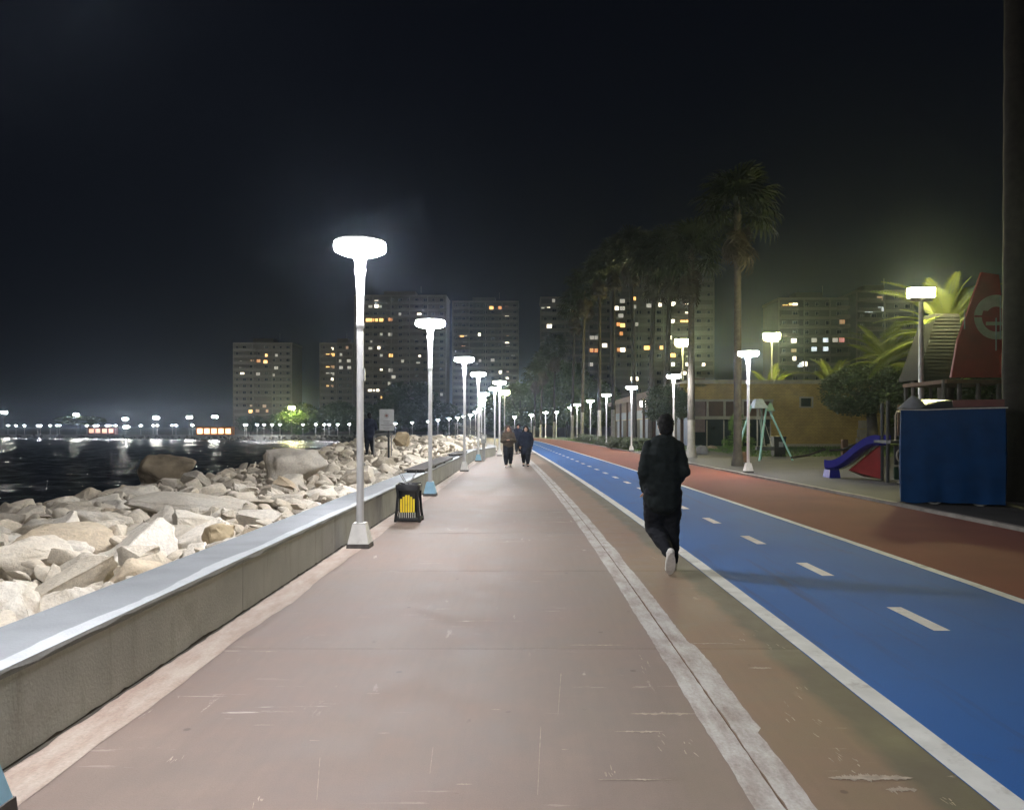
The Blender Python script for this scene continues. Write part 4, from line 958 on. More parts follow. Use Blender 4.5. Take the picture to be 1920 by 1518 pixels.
# ---- date palms
def date_frond(seed, L=3.0, n=34, droop=1.0):
    rr = random.Random(seed); mb = MB(); pts = []
    for k in range(13):
        s = k / 12; pts.append(Vector((L * (s - 0.12 * s * s), 0, L * (0.10 * s - 0.42 * droop * s ** 2.3))))
    mb.tube(pts, [0.035 * (1 - 0.85 * k / 12) for k in range(13)], 5)
    for i in range(n):
        s = 0.12 + 0.88 * i / (n - 1); k = min(11, int(s * 12)); f = s * 12 - k; p = pts[k].lerp(pts[k + 1], f); tg = (pts[k + 1] - pts[k]).normalized()
        l = L * 0.20 * (math.sin(math.pi * min(1, s * 0.85 + 0.12)) ** 0.6) * rr.uniform(0.85, 1.1)
        for sd in (-1, 1):
            d = (Vector((0, sd, 0)) + tg * 0.75 + Vector((0, 0, 0.18))).normalized(); e = p + d * l + Vector((0, 0, -0.10 * l / 0.6)); mdl = p.lerp(e, 0.45) + Vector((0, 0, 0.03)); w = tg * 0.028
            mb.add([p - w * 0.5, p + w * 0.5, mdl + w, e, mdl - w], [(0, 1, 2, 3, 4)])
    return mb
DF = [date_frond(1, 3.0), date_frond(2, 2.8, 32, 1.4), date_frond(3, 2.6, 30, 0.6)]
DFM = [f.mesh('frond', M['date_leaf']) for f in DF]
def date_palm(loc, trunk_h, scale, label, n=30, single=True, seed=1, r=0.25):
    rr = random.Random(seed); t = thing('date_palm', loc, label, 'palm tree')
    mb = MB(); ns = 14; mb.tube([(0, 0, trunk_h * k / ns - 0.05) for k in range(ns + 1)], [r * (1.15 if k == 0 else 1 + 0.10 * (k % 2)) for k in range(ns + 1)], 12).build('trunk', M['bark'], t, True)
    cr = link('crown', MB().ell((0, 0, 0), (r * 1.25, r * 1.25, 0.5), 10, 6).mesh('crown', M['bark']), t, (0, 0, trunk_h))
    for i in range(n):
        el = math.radians(80 - 98 * (i / n) + rr.uniform(-6, 6)); az = i * 2.3999 + rr.uniform(-0.25, 0.25)
        link('frond', DFM[0 if i > n * 0.5 else 1 if i % 2 else 2], cr, (0, 0, 0.3 - 0.4 * i / n), Euler((rr.uniform(-0.3, 0.3), -el, az)), (scale * rr.uniform(0.85, 1.1),) * 3)
    return t
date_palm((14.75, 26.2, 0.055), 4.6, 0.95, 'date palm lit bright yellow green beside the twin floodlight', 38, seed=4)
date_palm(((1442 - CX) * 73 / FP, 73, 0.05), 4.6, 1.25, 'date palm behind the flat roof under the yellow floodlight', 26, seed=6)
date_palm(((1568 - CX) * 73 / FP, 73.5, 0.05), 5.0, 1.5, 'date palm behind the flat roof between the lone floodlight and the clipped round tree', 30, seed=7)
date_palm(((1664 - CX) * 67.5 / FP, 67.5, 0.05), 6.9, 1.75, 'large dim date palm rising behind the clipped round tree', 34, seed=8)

# ------------------------------------------------------------------ brown pavilion
def pavilion():
    Y = 57.0; z0 = 0.06; top = at(1300, 719, Y).z; x0 = at(1297, 800, Y).x; x1 = at(1655, 800, Y).x; H = top - z0
    t = thing('pavilion', ((x0 + x1) / 2, Y, z0), 'low flat roofed brown brick pavilion with cream window frames behind the playground', 'building')
    X = lambda px: at(px, 800, Y).x - (x0 + x1) / 2
    Z = lambda py: at(1300, py, Y).z - z0
    w = x1 - x0
    glx1 = X(1447)                       # end of the glazed part
    # solid brick part, with the opening of the square window left out
    wx0, wx1, wz0, wz1 = X(1500), X(1523), Z(763), Z(745)
    mb = MB()
    mb.box(((glx1 + wx0) / 2, 4, H / 2), (wx0 - glx1, 8, H)); mb.box(((wx1 + w / 2) / 2, 4, H / 2), (w / 2 - wx1, 8, H))
    mb.box(((wx0 + wx1) / 2, 4, wz0 / 2), (wx1 - wx0, 8, wz0)); mb.box(((wx0 + wx1) / 2, 4, (wz1 + H) / 2), (wx1 - wx0, 8, H - wz1))
    mb.box((( -w / 2 + glx1) / 2, 4, (Z(748) + H) / 2), (glx1 + w / 2, 8, H - Z(748)))
    mb.build('wall', M['brick'], t)
    wn_ = MB().box(((wx0 + wx1) / 2, 0.3, (wz0 + wz1) / 2), (wx1 - wx0, 0.05, wz1 - wz0)).build('window', M['glass_green'], t)
    f = 0.11
    mb = MB()
    for x in (wx0, wx1): mb.box((x, -0.03, (wz0 + wz1) / 2), (f, 0.1, wz1 - wz0 + f))
    for z in (wz0, wz1): mb.box(((wx0 + wx1) / 2, -0.031, z), (wx1 - wx0 - f - 0.002, 0.1, f))
    mb.build('frame', M['trim'], wn_)
    # coping in lengths
    n = 7
    for i in range(n):
        mb = MB(); a = -w / 2 - 0.3 + (w + 0.6) * i / n; b = -w / 2 - 0.3 + (w + 0.6) * (i + 1) / n - 0.06
        mb.box(((a + b) / 2, 3.9, H + 0.12), (b - a, 8.6, 0.28)); mb.build('coping', M['trim'], t)
    # clerestory
    xs = [-w / 2 + 0.1, X(1327), X(1359), X(1393), X(1422), glx1]; zt, zb = Z(750), Z(783)
    for i in range(5):
        a, b = xs[i], xs[i + 1]
        MB().box(((a + b) / 2, 0.25, (zt + zb) / 2), (b - a - 0.1, 0.06, zt - zb - 0.1)).build('panel', M['brown_panel'], t)
    for x in xs: MB().box((x, 0.1, (zt + zb) / 2), (0.13, 0.3, zt - zb)).build('mullion', M['trim'], t)
    for z, hh in ((zt - 0.01, 0.16), (zb, 0.24)): MB().box(((xs[0] + xs[-1]) / 2, 0.08, z), (xs[-1] - xs[0] + 0.2, 0.36, hh)).build('rail', M['trim'], t)
    for i in range(5):
        a, b = xs[i], xs[i + 1]
        MB().box(((a + b) / 2, 0.35, zb / 2), (b - a - 0.06, 0.06, zb - 0.1)).build('glass_pane', M['glass_green'], t)
    for x in xs[1:]: MB().box((x, 0.28, zb / 2 - 0.1), (0.07, 0.12, zb - 0.2)).build('post', M['trim'], t)
    MB().box((w * 0.2, -0.5, 0.10), (w * 0.62, 0.7, 0.2)).build('plinth', M['trim'], t)
    # yellow cabinets against the wall
    c = thing('wall_cabinet', (at(1615, 800, 56).x, 56.0, z0), 'pale yellow stacked cabinet at the end of the pavilion wall', 'cabinet')
    for k in range(3): MB().box((0.05 * k, 0, 0.35 + k * 0.66), (0.62 - 0.08 * k, 0.5, 0.62)).build('door', M['trim'], c)
    # long side wing with canopy and blue panels
    xx = x0; y0, y1 = 57.0, 106.0
    s = thing('pavilion_wing', (xx, y0, z0), 'long pavilion wing with a sloping canopy and blue grey panels facing the track', 'building')
    hw = H - 0.25
    MB().box((0.62, (y1 - y0) / 2 + 0.2, hw / 2 + 0.9), (0.9, y1 - y0, hw - 1.8 + 1.4)).build('wall', M['mauve'], s)
    MB().box((0.1, (y1 - y0) / 2, hw + 0.12), (2.0, y1 - y0, 0.22)).build('canopy', M['brick'], s)
    MB().box((-0.92, (y1 - y0) / 2, hw + 0.02), (0.08, y1 - y0, 0.5)).build('fascia', M['mauve'], s)
    n = 24
    for i in range(n):
        yy = (i + 0.5) * (y1 - y0) / n
        MB().box((0.14, yy, 1.15), (0.06, (y1 - y0) / n - 0.12, 2.25)).build('panel', M['blue_panel'] if i % 5 < 3 else M['dark_wood'], s)
        MB().box((0.14, yy, 2.85), (0.06, (y1 - y0) / n - 0.12, 0.9)).build('transom', M['blue_panel'], s)
        if i % 3 == 0: MB().box((-0.75, yy - 1, hw / 2), (0.22, 0.22, hw - 0.1)).build('column', M['brown_panel'], s)
    MB().box((0.08, (y1 - y0) / 2, 2.35), (0.1, y1 - y0, 0.09)).build('rail', M['trim'], s)
    for px, py, d, sz in ((1206, 757, 80, (0.62, 0.3, 0.62)), (1213, 750, 82, (0.25, 0.3, 0.5))):
        c = at(px, py, d); l = thing('wall_lamp', (c.x, d, c.z), 'white box lamp on the canopy column of the pavilion wing', 'lamp', 'box lamps on the pavilion wing')
        MB().box((0, 0, 0), sz).build('glass', M['lit_w2'], l); MB().box((0, 0.2, sz[2] / 2 + 0.03), (sz[0] + 0.05, 0.45, 0.05)).build('bracket', M['dark_metal'], l)
M['lit_w2'] = glow('box lamp glass', (1.0, 0.96, 0.9), 9.0)
pavilion()

# ------------------------------------------------------------------ playground
PZ = 0.055
def swing():
    t = thing('swing_set', (at(1432, 860, 34).x, 34.0, PZ), 'teal A frame swing set with a grey cap standing before the pavilion', 'swing')
    S = 34.0 / FP; cx = 1432
    X = lambda px: (px - cx) * S
    H = at(1400, 748, 34).z - PZ
    hw = 0.62
    for (xa, ya, xt, yt, m) in ((X(1370), -0.75, X(1408), 0, 'teal'), (X(1412), -0.9, X(1434), -0.25, 'teal'), (X(1482), -0.3, X(1440), 0.1, 'teal'), (X(1388), 1.0, X(1410), 0.1, 'teal'), (X(1440), 1.0, X(1432), 0.3, 'teal_dark')):
        MB().tube([(xa, ya, 0), (xt, yt, H - 0.3)], 0.045, 8).build('leg', M[m], t, True)
    mb = MB(); mb.add([(X(1408), -0.5, H - 0.42), (X(1434), -0.5, H - 0.42), (X(1427), -0.2, H), (X(1415), -0.2, H), (X(1408), 0.4, H - 0.42), (X(1434), 0.4, H - 0.42), (X(1427), 0.1, H), (X(1415), 0.1, H)],
                      [(0, 1, 2, 3), (5, 4, 7, 6), (4, 0, 3, 7), (1, 5, 6, 2), (3, 2, 6, 7), (0, 4, 5, 1)]); mb.build('cap', M['swing_cap'], t)
    mb = MB(); mb.add([(X(1432), -0.28, H - 0.55), (X(1450), -0.28, H - 0.55), (X(1441), -0.24, H - 0.12), (X(1432), -0.2, H - 0.55), (X(1450), -0.2, H - 0.55), (X(1441), -0.2, H - 0.12)],
                      [(0, 1, 2), (5, 4, 3), (0, 3, 4, 1), (1, 4, 5, 2), (2, 5, 3, 0)]); mb.build('gusset', M['teal_dark'], t)
    MB().bar((X(1408), 0, H - 0.36), (X(1441), 0, H - 0.36), 0.08).build('top_beam', M['teal'], t)
    for px, sx in ((1419, 1421), (1424, 1436)):
        st = MB().box((X(sx + 4), -0.1, 0.55), (0.42, 0.2, 0.16)).build('seat', M['tarp_dark'], t)
        for dx in (-0.16, 0.16): MB().tube([(X(px), -0.05, H - 0.38), (X(sx + 4) + dx, -0.1, 0.62)], 0.014, 6).build('chain', M['grey_metal'], st)
swing()
def bin_block(px, d, label, w, h, m='dark_metal'):
    t = thing('litter_bin', ((px - CX) * d / FP, d, PZ), label, 'bin')
    MB().box((0, 0, h * 0.47), (w * 0.9, w * 0.85, h * 0.94), taper=(1.1, 1.1)).build('body', M[m], t)
    MB().box((0, 0, h * 0.98), (w * 1.05, w, h * 0.08)).build('lid', M[m], t)
    MB().box((0.05, -w * 0.5, h * 0.62), (w * 0.36, 0.02, h * 0.26)).build('notice', M['sign'], t)
bin_block(1459, 38.5, 'dark square litter bin with a pale notice beside the swing', 0.62, 1.0)
def stone_block(px, py, s, label, mt='rock', seed=3):
    p = on(px, py, PZ); o = link('boulder', rock_mesh('boulder', 200 + seed, M[mt], 2, 0.1, 12), None, (p.x, p.y, PZ + s[2] * 0.6), (0, 0, 0.4), s); tag(o, label, 'boulder')
stone_block(1316, 851, (0.5, 0.4, 0.36), 'grey stone block beside the foot of the whitewashed palm', 'rock_grey', seed=5)
stone_block(1335, 842, (0.6, 0.4, 0.22), 'low tan stone on the lawn below the bright green bush', 'rock_tan', 2)
p = on(1396, 866, PZ); t = thing('tree_stump', (p.x, p.y, PZ), 'short orange brown timber stump beside the tall palm foot', 'stump')
MB().lathe([(0.19, 0), (0.17, 0.2), (0.165, 0.42), (0.15, 0.44)], 12).build('stump_body', M['wood'], t, True)
# low posts with rails
for i, px in enumerate((1548, 1603)):
    p = on(px, 858, PZ); t = thing('timber_post', (p.x, 34.5, PZ), 'stout dark timber post of the low playground barrier', 'post', 'posts of the low barrier')
    MB().box((0, 0, 0.45), (0.24, 0.24, 0.9)).build('post_body', M['wood'], t); MB().box((0, 0, 0.92), (0.26, 0.26, 0.05), taper=(0.8, 0.8)).build('post_cap', M['wood'], t)
mb = MB(); xa, xb, xd = at(1484, 860, 33).x, at(1548, 858, 34.5).x, at(1603, 858, 34.5).x
mb.tube([(xa, 33, 0.22), ((xa + xb) / 2, 33.8, 0.3), (xb - 0.1, 34.3, 0.55)], 0.05, 8); mb.tube([(xb + 0.1, 34.3, 0.5), ((xb + xd) / 2, 34.3, 0.52), (xd, 34.3, 0.8)], 0.05, 8)
tag(mb.build('barrier_rope', M['dark_wood'], smooth=True), 'thick dark rope slung between the timber posts of the playground barrier', 'rope')

def playset():
    bx, by = at(1668, 905, 20.5).x, 20.5
    t = thing('playground_slide', (bx, by, PZ), 'violet blue playground slide with red underside and dark ringed panels', 'slide')
    # slide chute: from the platform down to the left
    S = at(1660, 820, 21.2); E = at(1556, 873, 22.6)
    n = 14; rail_l = []; rail_r = []; vs = []; fs = []
    prof = [(-0.30, 0.24), (-0.30, 0.02), (-0.22, -0.05), (0.22, -0.05), (0.30, 0.02), (0.30, 0.24), (0.25, 0.24), (0.25, 0.05), (0.20, 0.0), (-0.20, 0.0), (-0.25, 0.05), (-0.25, 0.24)]
    dirv = (E - S); dirv.z = 0; dirv.normalize(); side = Vector((-dirv.y, dirv.x, 0)); base = Vector((bx, by, PZ))
    for i in range(n + 1):
        s = i / n; p = S.lerp(E, s); zz = S.z - 0.18 - (S.z - 0.18 - PZ - 0.30) * (s * s * (3 - 2 * s)) * 1.0 + 0.10 * math.sin(s * math.pi * 2) * 0.5
        p = Vector((p.x, p.y, zz)) - base
        for a, b in prof: vs.append(p + side * a + Vector((0, 0, b)))
    m_ = len(prof)
    for i in range(n):
        for k in range(m_): j = (k + 1) % m_; fs.append((i * m_ + k, i * m_ + j, (i + 1) * m_ + j, (i + 1) * m_ + k))
    fs.append(tuple(range(m_))); fs.append(tuple(n * m_ + k for k in reversed(range(m_))))
    mb = MB(); mb.add(vs, fs); ch = mb.build('chute', M['slide_blue'], t, True)
    p = E - base; p.z = 0
    MB().box((p.x + 0.05, p.y, 0.13), (0.34, 0.5, 0.26), taper=(0.8, 0.9)).build('foot', M['slide_blue'], t)
    # red panel below the chute
    mb = MB(); a = S.lerp(E, 0.08) - base; b = S.lerp(E, 0.62) - base
    vs = [Vector((a.x, a.y, 0.05)), Vector((b.x + 0.45, b.y, 0.05)), Vector((b.x, b.y, 0.24)), Vector((a.x, a.y, 1.0))]
    vs = vs + [v + Vector((0.0, 0.12, 0)) for v in vs]
    mb.add(vs, [(0, 1, 2, 3), (7, 6, 5, 4), (0, 4, 5, 1), (1, 5, 6, 2), (2, 6, 7, 3), (3, 7, 4, 0)]); mb.build('red_side', M['slide_red'], t)
    # tower posts, panels, rings, handrail
    for dx, dy, h in ((-0.10, -0.1, 2.25), (0.34, -0.3, 2.25), (0.15, 0.75, 2.2), (0.85, -0.35, 2.2), (1.0, 0.7, 2.2)):
        MB().tube([(dx, dy, 0), (dx, dy, h)], 0.045, 8).build('post', M['play_dark'], t, True)
    MB().box((0.45, 0.2, 1.12), (1.15, 1.0, 0.08)).build('platform', M['play_dark'], t)
    for cx_, w_, z_, h_, mt in ((0.14, 0.36, 0.76, 0.5, 'play_dark'), (0.60, 0.44, 0.76, 0.5, 'play_dark'), (0.14, 0.36, 0.28, 0.34, 'play_green'), (0.62, 0.44, 0.28, 0.4, 'play_green'), (0.62, 0.44, 1.5, 0.6, 'play_dark')):
        pn = MB().box((cx_, -0.33, z_), (w_, 0.04, h_)).build('panel', M[mt], t)
        if h_ >= 0.5:
            mb = MB(); q = [(cx_ + 0.13 * math.cos(a * math.pi / 10), -0.37, z_ + 0.17 * math.sin(a * math.pi / 10)) for a in range(4, 17)]; mb.tube(q, 0.022, 6); mb.build('ring', M['ring'], pn, True)
    mb = MB()
    for dx in (0.02, 0.30): mb.tube([(dx, -0.28, 1.15), (dx, -0.28, 1.85)], 0.022, 6)
    mb.tube([(0.02, -0.28, 1.85), (0.05, -0.28, 1.94), (0.27, -0.28, 1.94), (0.30, -0.28, 1.85)], 0.02, 6); mb.build('handrail', M['ring'], t, True)
    MB().tube([(0.0, -0.4, 0.03), (0.1, -0.46, 0.05), (0.34, -0.46, 0.05), (0.38, -0.4, 0.03)], 0.02, 6).build('step_bar', M['ring'], t, True)
playset()

def cart():
    Y = 14.6; xa, xb = at(1690, 900, Y).x, at(1880, 900, Y).x; top = at(1700, 766, Y).z; w = (xb - xa) * 0.90; H = top - PZ; dep = 1.3
    t = thing('covered_cart', ((xa + xb) / 2, Y, PZ), 'street cart wrapped in a blue tarpaulin beside the playground slide', 'cart', None, math.radians(-27))
    # draped sheet: rings with folds
    vs = []; fs = []; n = 170; rows_ = 36
    per = []
    for i in range(n):
        s = i / n * (2 * w + 2 * dep)
        if s < w: p = (-w / 2 + s, 0, 0, -1)
        elif s < w + dep: p = (w / 2, s - w, 1, 0)
        elif s < 2 * w + dep: p = (w / 2 - (s - w - dep), dep, 0, 1)
        else: p = (-w / 2, dep - (s - 2 * w - dep), -1, 0)
        per.append(p)
    for r in range(rows_ + 1):
        v_ = r / rows_; z = H - v_ * (H - 0.07)
        for i, (x, y, nx, ny) in enumerate(per):
            f = 0.05 * v_ * noise.noise(Vector((x * 3.3, y * 3.3, z * 0.5))) + 0.012 * noise.noise(Vector((x * 4 + z * 3, y * 4, z * 4))) + 0.010 * abs(noise.noise(Vector((x * 9 - z * 5, y * 9, z * 8)))) + 0.02 * math.sin(v_ * math.pi)
            dz = (-0.03 + 0.05 * noise.noise(Vector((x * 2.2, y * 2.2, 5)))) if r == rows_ else 0
            vs.append((x + nx * f, y + ny * f, z + dz))
    for r in range(rows_):
        for i in range(n): j = (i + 1) % n; fs.append((r * n + i, (r + 1) * n + i, (r + 1) * n + j, r * n + j))
    mb = MB(); mb.add(vs, fs); mb.build('tarpaulin', M['tarp'], t, True, 60)
    # roof sheet, heaped covers
    vs = []; fs = []; nx_, ny_ = 18, 10
    for j in range(ny_ + 1):
        for i in range(nx_ + 1):
            x = -w / 2 - 0.03 + (w + 0.06) * i / nx_; y = -0.03 + (dep + 0.06) * j / ny_; e = min(i, nx_ - i, j * 1.6, (ny_ - j) * 1.6) / 4
            vs.append((x, y, H + 0.004 + min(1, e) * (0.13 + 0.09 * noise.noise(Vector((x * 2.1, y * 2, 1))) + (0.05 if x < 0.1 else 0))))
    fs = [(j * (nx_ + 1) + i, j * (nx_ + 1) + i + 1, (j + 1) * (nx_ + 1) + i + 1, (j + 1) * (nx_ + 1) + i) for j in range(ny_) for i in range(nx_)]
    mb = MB(); mb.add(vs, fs); mb.build('top_cover', M['tarp_dark'], t, True)
    MB().box((w * 0.25, 0.2, H + 0.10), (w * 0.48, 0.3, 0.14)).build('folded_awning', M['maroon'], t)
    mb = MB(); mb.lathe([(0.30, 0), (0.2, 0.1), (0.1, 0.2), (0.03, 0.26)], 14, (-w / 2 + 0.22, 0.25, H + 0.01)); mb.build('canvas_hood', M['tarp_grey'], t, True)
    MB().tube([(-w / 2 - 0.04, -0.035, H - 0.01), (-w / 4, -0.05, H - 0.02), (0, -0.045, H - 0.005), (w / 2 + 0.03, -0.04, H + 0.01)], 0.012, 6).build('cord', M['slat_white'], t)
    for x in (-w * 0.17, w * 0.27):
        wh = MB().tube([(x + 0.17 * math.cos(a * math.pi / 12), 0.12, 0.18 + 0.17 * math.sin(a * math.pi / 12)) for a in range(25)], 0.02, 6).build('wheel', M['slat_white'], t, True)
        MB().tube([(x, 0.02, 0.18), (x, 0.2, 0.18)], 0.03, 8).build('hub', M['dark_metal'], wh)
        MB().tube([(x + 0.12 * math.cos(a * math.pi / 8), 0.12, 0.18 + 0.12 * math.sin(a * math.pi / 8)) for a in range(17)], 0.012, 5).build('rim', M['grey_metal'], wh)
    MB().box((0, dep / 2, 0.42), (w * 0.9, dep * 0.85, 0.10)).build('chassis', M['dark_metal'], t)
cart()

def sail_tower():
    Y = 20.0; S = Y / FP; cx = 1820; bx = at(cx, 700, Y).x
    t = thing('play_tower', (bx, Y, PZ), 'tall red play tower with a shingled roof slope and a round cream emblem', 'play tower')
    X = lambda px: (px - cx) * S
    Z = lambda py: at(0, py, Y).z - PZ
    e, tp = Z(712), Z(585)
    # shingled slope set back behind the red front: courses
    YB = 24.0; SB = YB / FP; y0 = YB - Y
    XB = lambda px: at(px, 700, YB).x - bx
    ZB = lambda py: at(0, py, YB).z - PZ
    eb, tb = ZB(712), ZB(585); nc = 19
    for k in range(nc):
        z0 = eb + (tb - eb) * k / nc; z1 = eb + (tb - eb) * (k + 1) / nc; f0 = k / nc; f1 = (k + 1) / nc
        xa0 = XB(1722) + (XB(1768) - XB(1722)) * f0; xa1 = XB(1722) + (XB(1768) - XB(1722)) * f1; xr = XB(1812)
        mb = MB(); yb0 = y0 + 0.35 * f0; yb1 = y0 + 0.35 * f1 + 0.07
        mb.add([(xa0, yb0, z0), (xr, yb0, z0), (xr, yb1, z1 + 0.02), (xa1, yb1, z1 + 0.02), (xa0, y0 + 1.3, z0), (xr, y0 + 1.3, z0), (xr, y0 + 1.3, z1 + 0.02), (xa1, y0 + 1.3, z1 + 0.02)],
               [(0, 1, 2, 3), (5, 4, 7, 6), (4, 0, 3, 7), (1, 5, 6, 2), (3, 2, 6, 7), (0, 4, 5, 1)])
        mb.build('shingle_course', M['shingle'], t)
    for px in (1730, 1765): MB().tube([(XB(px), y0 + 0.6, 0), (XB(px), y0 + 0.6, eb)], 0.06, 8).build('post', M['dark_wood'], t)
    # red front: tall tapering panel
    def slab(name, poly, y, th, mt, parent=None):
        mb = MB(); n = len(poly); vs = [(X(px), y, Z(py)) for px, py in poly] + [(X(px), y + th, Z(py)) for px, py in poly]
        mb.add(vs, [tuple(range(n)), tuple(reversed(range(n, 2 * n)))] + [(i, i + n, (i + 1) % n + n, (i + 1) % n) for i in range(n)]); return mb.build(name, M[mt], parent or t)
    pan = slab('red_panel', [(1770, 709), (1892, 709), (1880, 660), (1868, 600), (1858, 520), (1826, 515), (1810, 560), (1800, 590), (1782, 640)], -0.34, 0.08, 'red_sail')
    slab('red_panel', [(1858, 704), (1902, 704), (1902, 668), (1870, 655), (1858, 668)], -0.42, 0.07, 'red_bright')
    # emblem: ring, upper field, bar
    ex, ez, ro, ri = X(1853), Z(598), 41 * S, 27 * S
    mb = MB(); vs = []; fs = []; n = 40
    for i in range(n):
        a = 2 * math.pi * i / n; r2 = ri * (0.72 if 0.15 * math.pi < a < 0.85 * math.pi else 1.0)
        for r in (ro, r2):
            for yy in (-0.352, -0.342): vs.append((ex + r * math.cos(a), yy, ez + r * math.sin(a)))
    for i in range(n):
        a = i * 4; b = ((i + 1) % n) * 4; fs += [(a, a + 2, b + 2, b), (a, b, b + 1, a + 1), (a + 2, a + 3, b + 3, b + 2)]
    mb.add(vs, fs); em = mb.build('emblem', M['emblem'], t)
    MB().box((ex, -0.357, ez + 0.02), (ro * 2.0, 0.008, 0.05)).build('emblem_bar', M['red_sail'], em)
    MB().box((ex, -0.354, ez - 0.17), (ro * 0.95, 0.010, 0.09)).build('emblem_bar', M['emblem'], em)
    for px in (1766, 1795, 1830, 1868, 1890):
        MB().tube([(X(px), -0.1, 0), (X(px), -0.1, e)], 0.06, 8).build('post', M['dark_wood'], t)
    for px in (1770, 1880): MB().tube([(X(px), 2.0, 0), (X(px), 2.0, e)], 0.06, 8).build('post', M['dark_wood'], t)
    MB().box((X(1830), 0.9, e - 0.05), (X(1895) - X(1765), 2.3, 0.1)).build('deck', M['wood'], t)
    for px in range(1760, 1896, 11): MB().box((X(px), 2.1, e * 0.62), (7 * S, 0.04, 0.9)).build('picket', M['wood'], t)
    for px, za, zb in ((1792, 584, 620), (1850, 600, 660), (1858, 560, 640)): MB().tube([(X(px), -0.4, Z(za)), (X(px), -0.4, Z(zb))], 0.018, 6).build('hanging_rod', M['grey_metal'], t)
sail_tower()

# ------------------------------------------------------------------ small things on the promenade and the rocks
def wire_bin():
    p = on(767, 976, 0); t = thing('litter_bin', (p.x, p.y, 0), 'black caged litter bin with yellow slats and loose wires sticking out by the seawall', 'bin')
    w, d, h = 0.37, 0.33, 0.62
    for sx in (-1, 1):
        for sy in (-1, 1):
            MB().tube([(sx * (w / 2 + 0.02), sy * (d / 2 + 0.02), 0.0), (sx * (w / 2 - 0.005), sy * d / 2, 0.22), (sx * (w / 2 - 0.02), sy * d / 2, 0.45), (sx * (w / 2 - 0.005), sy * d / 2, h)], 0.022, 8).build('post', M['dark_metal'], t, True)
    for z, k in ((0.05, 1.06), (h - 0.02, 1.0)):
        mb = MB()
        for sy in (-1, 1): mb.box((0, sy * d / 2 * k, z), (w * k, 0.035, 0.045))
        for sx in (-1, 1): mb.box((sx * w / 2 * k, 0, z), (0.035, d * k - 0.037, 0.045))
        mb.build('frame', M['dark_metal'], t)
    li = MB(); vs = []; n = 28
    for k, (z, f) in enumerate(((0.07, 0.86), (0.25, 0.84), (0.45, 0.88), (0.60, 0.98), (0.635, 1.06), (0.60, 1.12), (0.52, 1.10))):
        for i in range(n):
            a = 2 * math.pi * i / n; cx_, sy_ = math.cos(a), math.sin(a); q = 1 / max(abs(cx_), abs(sy_)) ** 0.8
            g = 1 + 0.04 * noise.noise(Vector((cx_ * 3, sy_ * 3, z * 6)))
            vs.append((cx_ * q * w / 2 * f * g, sy_ * q * d / 2 * f * g, z + 0.02 * noise.noise(Vector((cx_ * 4, sy_ * 4, 7)))))
    li.add(vs, [(k * n + i, k * n + (i + 1) % n, (k + 1) * n + (i + 1) % n, (k + 1) * n + i) for k in range(6) for i in range(n)]); li.build('liner', M['black_bag'], t, True)
    for i in range(6):
        x = -0.105 + i * 0.042; top = 0.455 - 0.035 * abs(i - 2.5) ** 1.5 * 0.5
        MB().box((x, -d / 2 - 0.012, (0.165 + top) / 2), (0.030, 0.016, top - 0.165)).build('slat', M['yellow'], t)
    for i in range(8):
        x = -0.125 + i * 0.0357; MB().box((x, -d / 2 - 0.010, 0.108), (0.010, 0.012, 0.105)).build('slat', M['slat_white'], t)
    for a, b in (((-0.04, 0, 0.60), (-0.17, 0.03, 0.80)), ((-0.02, 0, 0.60), (-0.12, 0, 0.78)), ((0.0, 0, 0.60), (0.08, 0.02, 0.78)), ((0.02, 0.02, 0.60), (0.12, 0.04, 0.84))):
        MB().tube([a, b], 0.006, 5).build('wire', M['grey_metal'], t)
wire_bin()

def signboard():
    Y = 28.0; p = at(725, 858, Y); t = thing('signboard', (p.x, Y, p.z), 'grey notice board with a round emblem on a dark post among the boulders', 'sign')
    S = Y / FP; Z = lambda py: (858 - py) * S
    MB().box((0.07, 0.03, Z(800) / 2 + 0.1), (0.07, 0.05, Z(800) + 0.2)).build('post', M['dark_metal'], t)
    b = MB().box((0, 0, Z(787)), (27 * S, 0.03, 40 * S)).build('board', M['sign'], t)
    mb = MB(); n = 20
    for r0, r1, mt, yy in ((0.0, 0.055, 'sign_red', -0.021), (0.075, 0.092, 'sign_ink', -0.019)):
        vs = []
        for i in range(n):
            a = 2 * math.pi * i / n
            for r in (r0, r1): vs.append((r * math.cos(a), yy, Z(779) + r * math.sin(a)))
        m2 = MB(); m2.add(vs, [(i * 2, i * 2 + 1, ((i + 1) % n) * 2 + 1, ((i + 1) % n) * 2) for i in range(n)]); m2.build('emblem', M[mt], b)
    for py, w_, hh in ((789, 0.26, 0.022), (792.5, 0.22, 0.022), (796.5, 0.42, 0.03), (801, 0.3, 0.014), (803.5, 0.24, 0.014)): MB().box((0, -0.019, Z(py)), (w_, 0.006, hh)).build('printed_line', M['sign_ink'], b)
    hr = thing('handrail', (at(701, 850, 30).x, 30.0, at(701, 850, 30).z - 0.1), 'bent grey metal handrail on the rocks beside the person in dark clothes', 'rail')
    MB().tube([(0, 0, 0), (0, 0, 0.72), (0.03, 0, 0.84), (0.12, 0, 0.88), (0.75, 0, 0.90)], 0.025, 8).build('rail_tube', M['grey_metal'], hr, True)
    MB().tube([(0.7, 0.02, 0), (0.7, 0.02, 0.88)], 0.022, 8).build('rail_post', M['grey_metal'], hr)
signboard()
t = thing('pillar_box', (-1.93, 34.6, 0), 'grey service pillar box where the seawall starts to bend', 'pillar')
